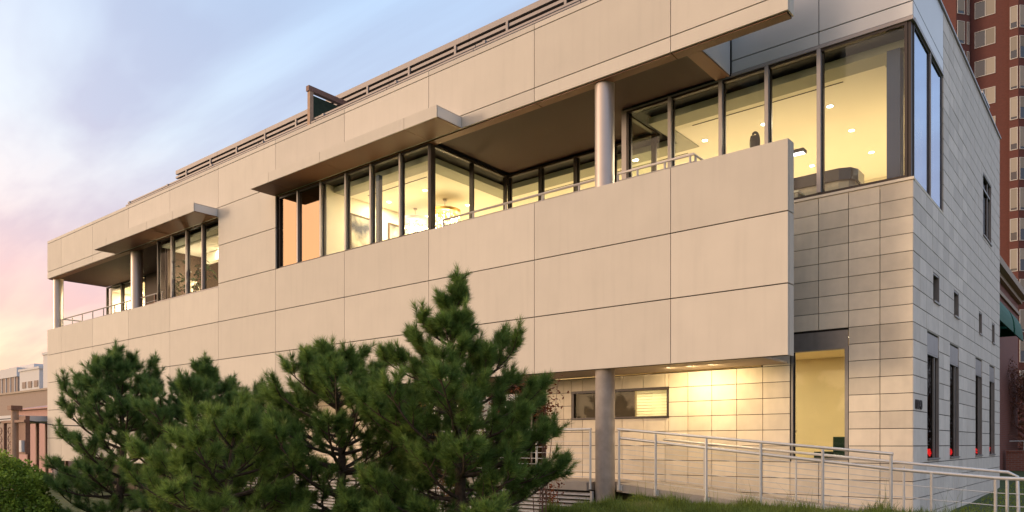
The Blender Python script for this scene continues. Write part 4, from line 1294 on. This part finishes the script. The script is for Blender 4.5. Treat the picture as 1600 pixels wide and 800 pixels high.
# ------------------------------------------------------------------ right background
M['brick_dark'] = brickmat('dark_red_brick', (0.135, 0.036, 0.026), (0.11, 0.029, 0.021), (0.10, 0.045, 0.036))
M['brick_red'] = brickmat('red_brick', (0.24, 0.075, 0.048), (0.20, 0.06, 0.04), (0.20, 0.11, 0.09))
M['pale_frame'] = mat('pale_window_frame', (0.52, 0.48, 0.44), 0.6)
M['tower_glass'] = mat('tower_glass', (0.02, 0.022, 0.028), 0.06, spec=0.8)
M['blind'] = mat('window_blind', (0.36, 0.31, 0.25), 0.7, objvar=0.35)
M['band'] = mat('tan_stone_band', (0.42, 0.32, 0.24), 0.8, var=0.1)
M['awning'] = mat('green_awning', (0.010, 0.115, 0.075), 0.7, var=0.15)
T = empty('brick_tower', (-5, 92, 0), 'tall dark red brick apartment tower behind the right corner', 'building')
tw = MB()
def prism(b, ps, z0, z1):
    n = len(ps); vs = [(x, y, z0) for x, y in ps] + [(x, y, z1) for x, y in ps]
    return b.add(vs, [tuple(range(n))[::-1], tuple(range(n, 2 * n))] + [(i, (i + 1) % n, (i + 1) % n + n, i + n) for i in range(n)])
# plan: projecting left block, main face, right bay
prism(tw, [(-24, 84.2), (-15.4, 84.2), (-14.35, 85.6), (-14.35, 100), (-24, 100)], 0, 75)
prism(tw, [(-14.34, 86.6), (-10.6, 86.6), (-10.6, 100), (-14.34, 100)], 0, 75)
prism(tw, [(-10.59, 85.9), (-9.75, 85.9), (-9.0, 86.7), (-9.0, 100), (-10.59, 100)], 0, 75)
prism(tw, [(-8.99, 87.4), (-3, 87.4), (-3, 100), (-8.34, 100)], 0, 75)
tw.build('wall', 'brick_dark', T)
def tower_window(p, q, z0, z1, split, blind):
    """window between plan points p and q, split fraction of dark opening"""
    p = Vector((*p, 0)); q = Vector((*q, 0)); d = (q - p).normalized(); L = (q - p).length
    nrm = Vector((d.y, -d.x, 0))
    Mx = Matrix.Translation(p) @ Matrix(((d.x, -nrm.x, 0, 0), (d.y, -nrm.y, 0, 0), (0, 0, 1, 0), (0, 0, 0, 1)))
    f = MB(); t_ = 0.07
    f.box(0, L, -.06, .02, z0, z0 + t_, Mx); f.box(0, L, -.06, .02, z1 - t_, z1, Mx)
    f.box(0, t_, -.06, .02, z0 + t_, z1 - t_, Mx); f.box(L - t_, L, -.06, .02, z0 + t_, z1 - t_, Mx)
    if split: f.box(L * split - t_ / 2, L * split + t_ / 2, -.05, .02, z0 + t_, z1 - t_, Mx)
    w_ = f.build('window', 'pale_frame', T)
    MB().box(t_, L - t_, -.015, -.005, z0 + t_, z1 - t_, Mx).build('pane', 'tower_glass', w_)
    if blind:
        a, b, c = blind
        MB().box(max(t_, L * a), min(L - t_, L * b), -.03, -.018, z0 + t_ + (z1 - z0) * c, z1 - t_, Mx).build('blind', 'blind', w_)
rr = random.Random(4)
for k in range(20):
    z = 6.5 + k * 3.32
    # main face windows
    tower_window((-13.95, 86.6), (-11.95, 86.6), z, z + 1.85, .52, (.56, .98, 0))
    if k > 6:
        tower_window((-15.30 - 0.02, 84.2 + 0.11), (-14.72, 84.98 + .11), z + .2, z + 2.75, 0, (.1, .9, .12))
        tower_window((-14.55, 85.22 + .11), (-14.37, 85.47 + .11), z + .2, z + 2.75, 0, None)
        tower_window((-19.2, 84.2), (-17.5, 84.2), z + .2, z + 2.6, .5, (.05, .95, .3))
    tower_window((-10.52, 85.9), (-9.80, 85.9), z + 0.7, z + 3.15, 0, (.1, .9, rr.choice((.1, .25, .35))))
    tower_window((-9.66, 86.0), (-9.1, 86.6), z + 0.7, z + 3.15, 0, (.1, .9, rr.choice((.1, .5))))
    tower_window((-7.6, 87.4), (-5.8, 87.4), z + .5, z + 2.6, .5, (.5, .95, .1))

L_ = empty('brick_shop', (-9, 21, 0.3), 'low red brick building with green awnings behind the right corner', 'building')
lb = MB(); lb.box(-20, -4.1, 14.5, 28.6, 0.2, 8.0); lb.build('wall', 'brick_red', L_)
MB().box(-20.1, -3.95, 14.4, 28.75, 8.0, 8.18).box(-20.2, -3.75, 14.3, 28.95, 8.181, 8.45).build('cornice', 'band', L_)
MB().box(-4.09, -4.02, 14.6, 28.5, 7.45, 7.6).build('stone_band', 'band', L_)
def awning(y0, y1, z0, z1):
    b = MB(); n = 8; out = 0.8
    vs = []
    for y in (y0, y1):
        for i in range(n + 1):
            a = i / n * math.pi / 2
            vs.append((-4.08 + out * math.sin(a), y, z0 + (z1 - z0) * math.cos(a)))
        vs.append((-4.08, y, z0))
    m_ = n + 2
    b.add(vs, [tuple(range(m_)), tuple(range(m_, 2 * m_))[::-1]] + [(i, i + 1, i + 1 + m_, i + m_) for i in range(n)])
    b.box(-3.31, -3.27, y0, y1, z0 - .22, z0)
    b.build('awning', 'awning', L_)
    MB().box(-4.10, -4.06, y0 + .1, y1 - .1, z0 - 2.6, z0 - .02).build('window', 'tower_glass', L_)
awning(15.2, 18.9, 5.75, 6.75)
awning(19.4, 21.9, 5.75, 6.75)
# bare reddish trees
def bare_tree(x, y, z0, H, W, seed, label, leaves=0):
    rr = random.Random(seed)
    t = empty('bare_tree', (x, y, z0), label, 'tree', 'bare trees behind the low brick wall')
    b = MB(); Lf = []; tk = MB()
    tk.tube([(x, y, z0), (x + .1, y, z0 + H * .35), (x, y, z0 + H * .7)], [.10, .07, .03], 7)
    def grow(p, d, l, r, dep):
        q = p + d * l
        b.tube([p, q], [r, r * .6], 3, cap=False)
        for k in range(6):
            if dep >= 2 and rr.random() < leaves:
                c = p.lerp(q, rr.random()) + Vector((rr.gauss(0, .1), rr.gauss(0, .1), rr.gauss(0, .1)))
                e = Vector((rr.uniform(-1, 1), rr.uniform(-1, 1), rr.uniform(-1, 1))).normalized() * .11
                s_ = e.cross(Vector((0.3, 0.2, 1))).normalized() * .04
                Lf.append([c, c + e * .5 + s_, c + e, c + e * .5 - s_])
        if dep < 4:
            for k in range(rr.choice((2, 3, 3))):
                nd = (d + Vector((rr.uniform(-.75, .75), rr.uniform(-.75, .75), rr.uniform(-.15, .6)))).normalized()
                grow(p.lerp(q, rr.uniform(.5, 1)), nd, l * rr.uniform(.6, .85), max(.006, r * .55), dep + 1)
    for k in range(14):
        a = rr.uniform(0, 6.28)
        grow(Vector((x, y, z0 + H * rr.uniform(.08, .6))), Vector((math.cos(a), math.sin(a), rr.uniform(.3, 1.6))).normalized(), H * .26 * W, .028, 0)
    tk.build('trunk', 'bark', t)
    b.build('crown', M['twig'], t)
    if Lf: tri_mesh('leaves', np.array([[tuple(v) for v in q] for q in Lf]), M['rust_leaf'], t, 4)
M['twig'] = mat('reddish_twig', (0.17, 0.08, 0.06), 0.9, var=0.3)
M['rust_leaf'] = leafmat('rust_leaf', (0.20, 0.075, 0.05), (0.27, 0.13, 0.07), 2)
bare_tree(-3.2, 25.5, 0.5, 5.2, 1.0, 21, 'bushy bare reddish tree next to the stone corner', .7)
bare_tree(-2.2, 26.5, 0.5, 4.6, 1.0, 22, 'bare reddish tree at the right edge behind the low wall', .7)
bare_tree(-0.4, 27.5, 0.5, 5.6, 1.0, 23, 'bare tree just outside the right edge behind the low wall', .3)
# low brick wall and fence rail
M['brick_wall'] = brickmat('garden_brick', (0.30, 0.11, 0.075), (0.24, 0.08, 0.055), (0.26, 0.18, 0.15))
t = empty('garden_wall', (-1, 23.6, 0.4), 'low red brick garden wall behind the lawn', 'wall')
box('wall', -4.0, 6.0, 23.5, 23.8, 0.3, 1.28, 'brick_wall', t)
box('wall_cap', -4.0, 6.0, 23.46, 23.84, 1.281, 1.36, 'brick_wall', t)
t = empty('fence', (-1, 24.6, 0.5), 'thin grey metal fence rail behind the low brick wall', 'fence')
MB().tube([(-4, 24.6, 1.72), (6, 24.6, 1.72)], .03, 6).build('rail', 'steel', t)
for x in (-3.5, -1.8, -.1, 1.6, 3.3): MB().tube([(x, 24.6, .5), (x, 24.6, 1.71)], .025, 6).build('post', 'steel', t)
t = empty('background_hedge', (-1, 30, 0.4), 'russet hedge row closing the lawn behind the bare trees', 'hedge')
tri_mesh('leaves', np.concatenate([leaf_cloud(3200, -4 + i * 2.2, 30.2, 2.3, 1.8, 1.2, 2.5, 80 + i, .2) for i in range(5)]), M['rust_leaf'], t, 4)

# ------------------------------------------------------------------ left background
M['tan_wall'] = mat('tan_render', (0.34, 0.25, 0.20), 0.85, var=0.08)
M['pink_wall'] = mat('pink_render', (0.50, 0.29, 0.25), 0.85, var=0.08)
M['white_wall'] = mat('white_render', (0.62, 0.58, 0.56), 0.8, var=0.05)
t = empty('tan_building', (-72, 14, 0), 'long tan building with a flat roof beyond the left end', 'building')
MB().box(-95, -62, 10, 30, 0, 5.9).build('wall', 'tan_wall', t)
MB().box(-95.1, -61.9, 9.9, 30.1, 5.9, 6.05).build('roof', 'band', t)
t = empty('pink_building', (-52, 8, 0), 'small pink rendered building beside the left end', 'building')
pk = MB(); prism(pk, [(-53, 3.6), (-47, 3.6), (-47, 12), (-53, 12)], 0, 3.7); pk.build('wall', 'pink_wall', t)
b = MB(); b.add([(-53.2, 3.4, 3.7), (-46.8, 3.4, 3.7), (-46.8, 12, 5.2), (-53.2, 12, 5.2), (-53.2, 3.4, 3.62), (-46.8, 3.4, 3.62), (-46.8, 12, 5.12), (-53.2, 12, 5.12)],
                [(0, 1, 2, 3), (4, 5, 6, 7), (0, 1, 5, 4), (1, 2, 6, 5), (2, 3, 7, 6), (3, 0, 4, 7)]); b.build('roof', 'pink_wall', t)
t = empty('white_office', (-225, 60, 0), 'distant white office block with a brown glazed storey at the left edge', 'building')
MB().box(-245, -216.6, 55, 75, 0, 14.8).build('wall', 'white_wall', t)
MB().box(-245, -216.6, 54.9, 75, 14.8, 18.6).build('glazed_storey', 'tan_wall', t)
for i in range(9): MB().box(-244 + i * 3.2, -243.7 + i * 3.2, 54.7, 54.89, 14.8, 18.6).build('mullion', 'white_wall', t)
MB().box(-245.3, -216.3, 54.6, 75, 18.6, 20.9).build('roof_band', 'white_wall', t)
MB().box(-240, -221, 60, 70, 20.9, 22.6).build('plant_room', 'white_wall', t)
t = empty('white_block', (-190, 55, 0), 'plain pale block right of the distant white office', 'building')
MB().box(-196.5, -184.5, 49, 65, 0, 18.1).build('wall', 'white_wall', t)
MB().box(-196.8, -184.2, 48.8, 65.2, 18.1, 18.6).build('parapet', 'white_wall', t)
for i in range(3): MB().box(-194.5 + i * 3.6, -192.3 + i * 3.6, 48.85, 48.99, 14.2, 15.6).build('window', 'tan_wall', t)
t = empty('pale_tower', (-166, 52, 0), 'slim pale block edging the office left end', 'building')
MB().box(-172.5, -160, 45.7, 60, 0, 19.8).build('wall', 'white_wall', t)
MB().box(-172.7, -159.8, 45.5, 60.2, 19.8, 20.3).build('parapet', 'white_wall', t)
# pergola and utility post
t = empty('pergola', (-40, 0, 0), 'white roofed pergola with dark ornamental posts at the left edge', 'pergola')
MB().box(-43.0, -37.75, -1.2, 1.2, 2.62, 2.86).build('roof', 'white_wall', t)
for x in (-42.8, -41.6, -40.4, -39.2, -38.0):
    for y in (-1.1, 1.0):
        MB().box(x - .06, x + .06, y, y + .12, -.25, 2.62).build('post', 'timber', t)
for i in range(4):
    orn = MB()
    for j in range(5):
        z = .75 + j * .36; x = -42.2 + i * 1.2
        orn.tube([(x + .2 * math.cos(a), -1.04, z + .16 * math.sin(a)) for a in [q * 6.283 / 10 for q in range(11)]], .02, 4, cap=False)
        orn.tube([(x - .54, -1.04, z), (x + .54, -1.04, z)], .012, 4, cap=False)
    orn.build('ornament', 'timber', t)
t = empty('utility_post', (-34.2, -2.2, -.2), 'weathered wooden utility post with crossarm and meter boxes above the hedge', 'post')
MB().tube([(-34.2, -2.2, -.25), (-34.2, -2.2, 2.95)], .14, 10).build('pole', 'timber_pale', t)
MB().box(-34.42, -33.98, -2.4, -2.0, 2.952, 3.12).build('cap', 'timber', t)
MB().box(-33.9, -33.2, -2.15, -2.0, 1.2, 2.7).build('meter_board', 'timber', t)
MB().box(-33.55, -33.3, -2.26, -2.152, 1.3, 1.75).build('meter_box', 'white_wall', t)
MB().box(-35.6, -33.0, -2.26, -2.14, 2.45, 2.55).build('crossarm', 'timber', t)
t = empty('overhead_cable', (-36, -2, 2.5), 'dark cable running from the post to the building end', 'cable')
MB().tube([(-44, -3.5, 2.9), (-39, -2.8, 2.55), (-34.2, -2.2, 2.62), (-33, -1.2, 2.35), (-31.5, 0.0, 2.3)], .02, 5).build('wire', 'black', t)
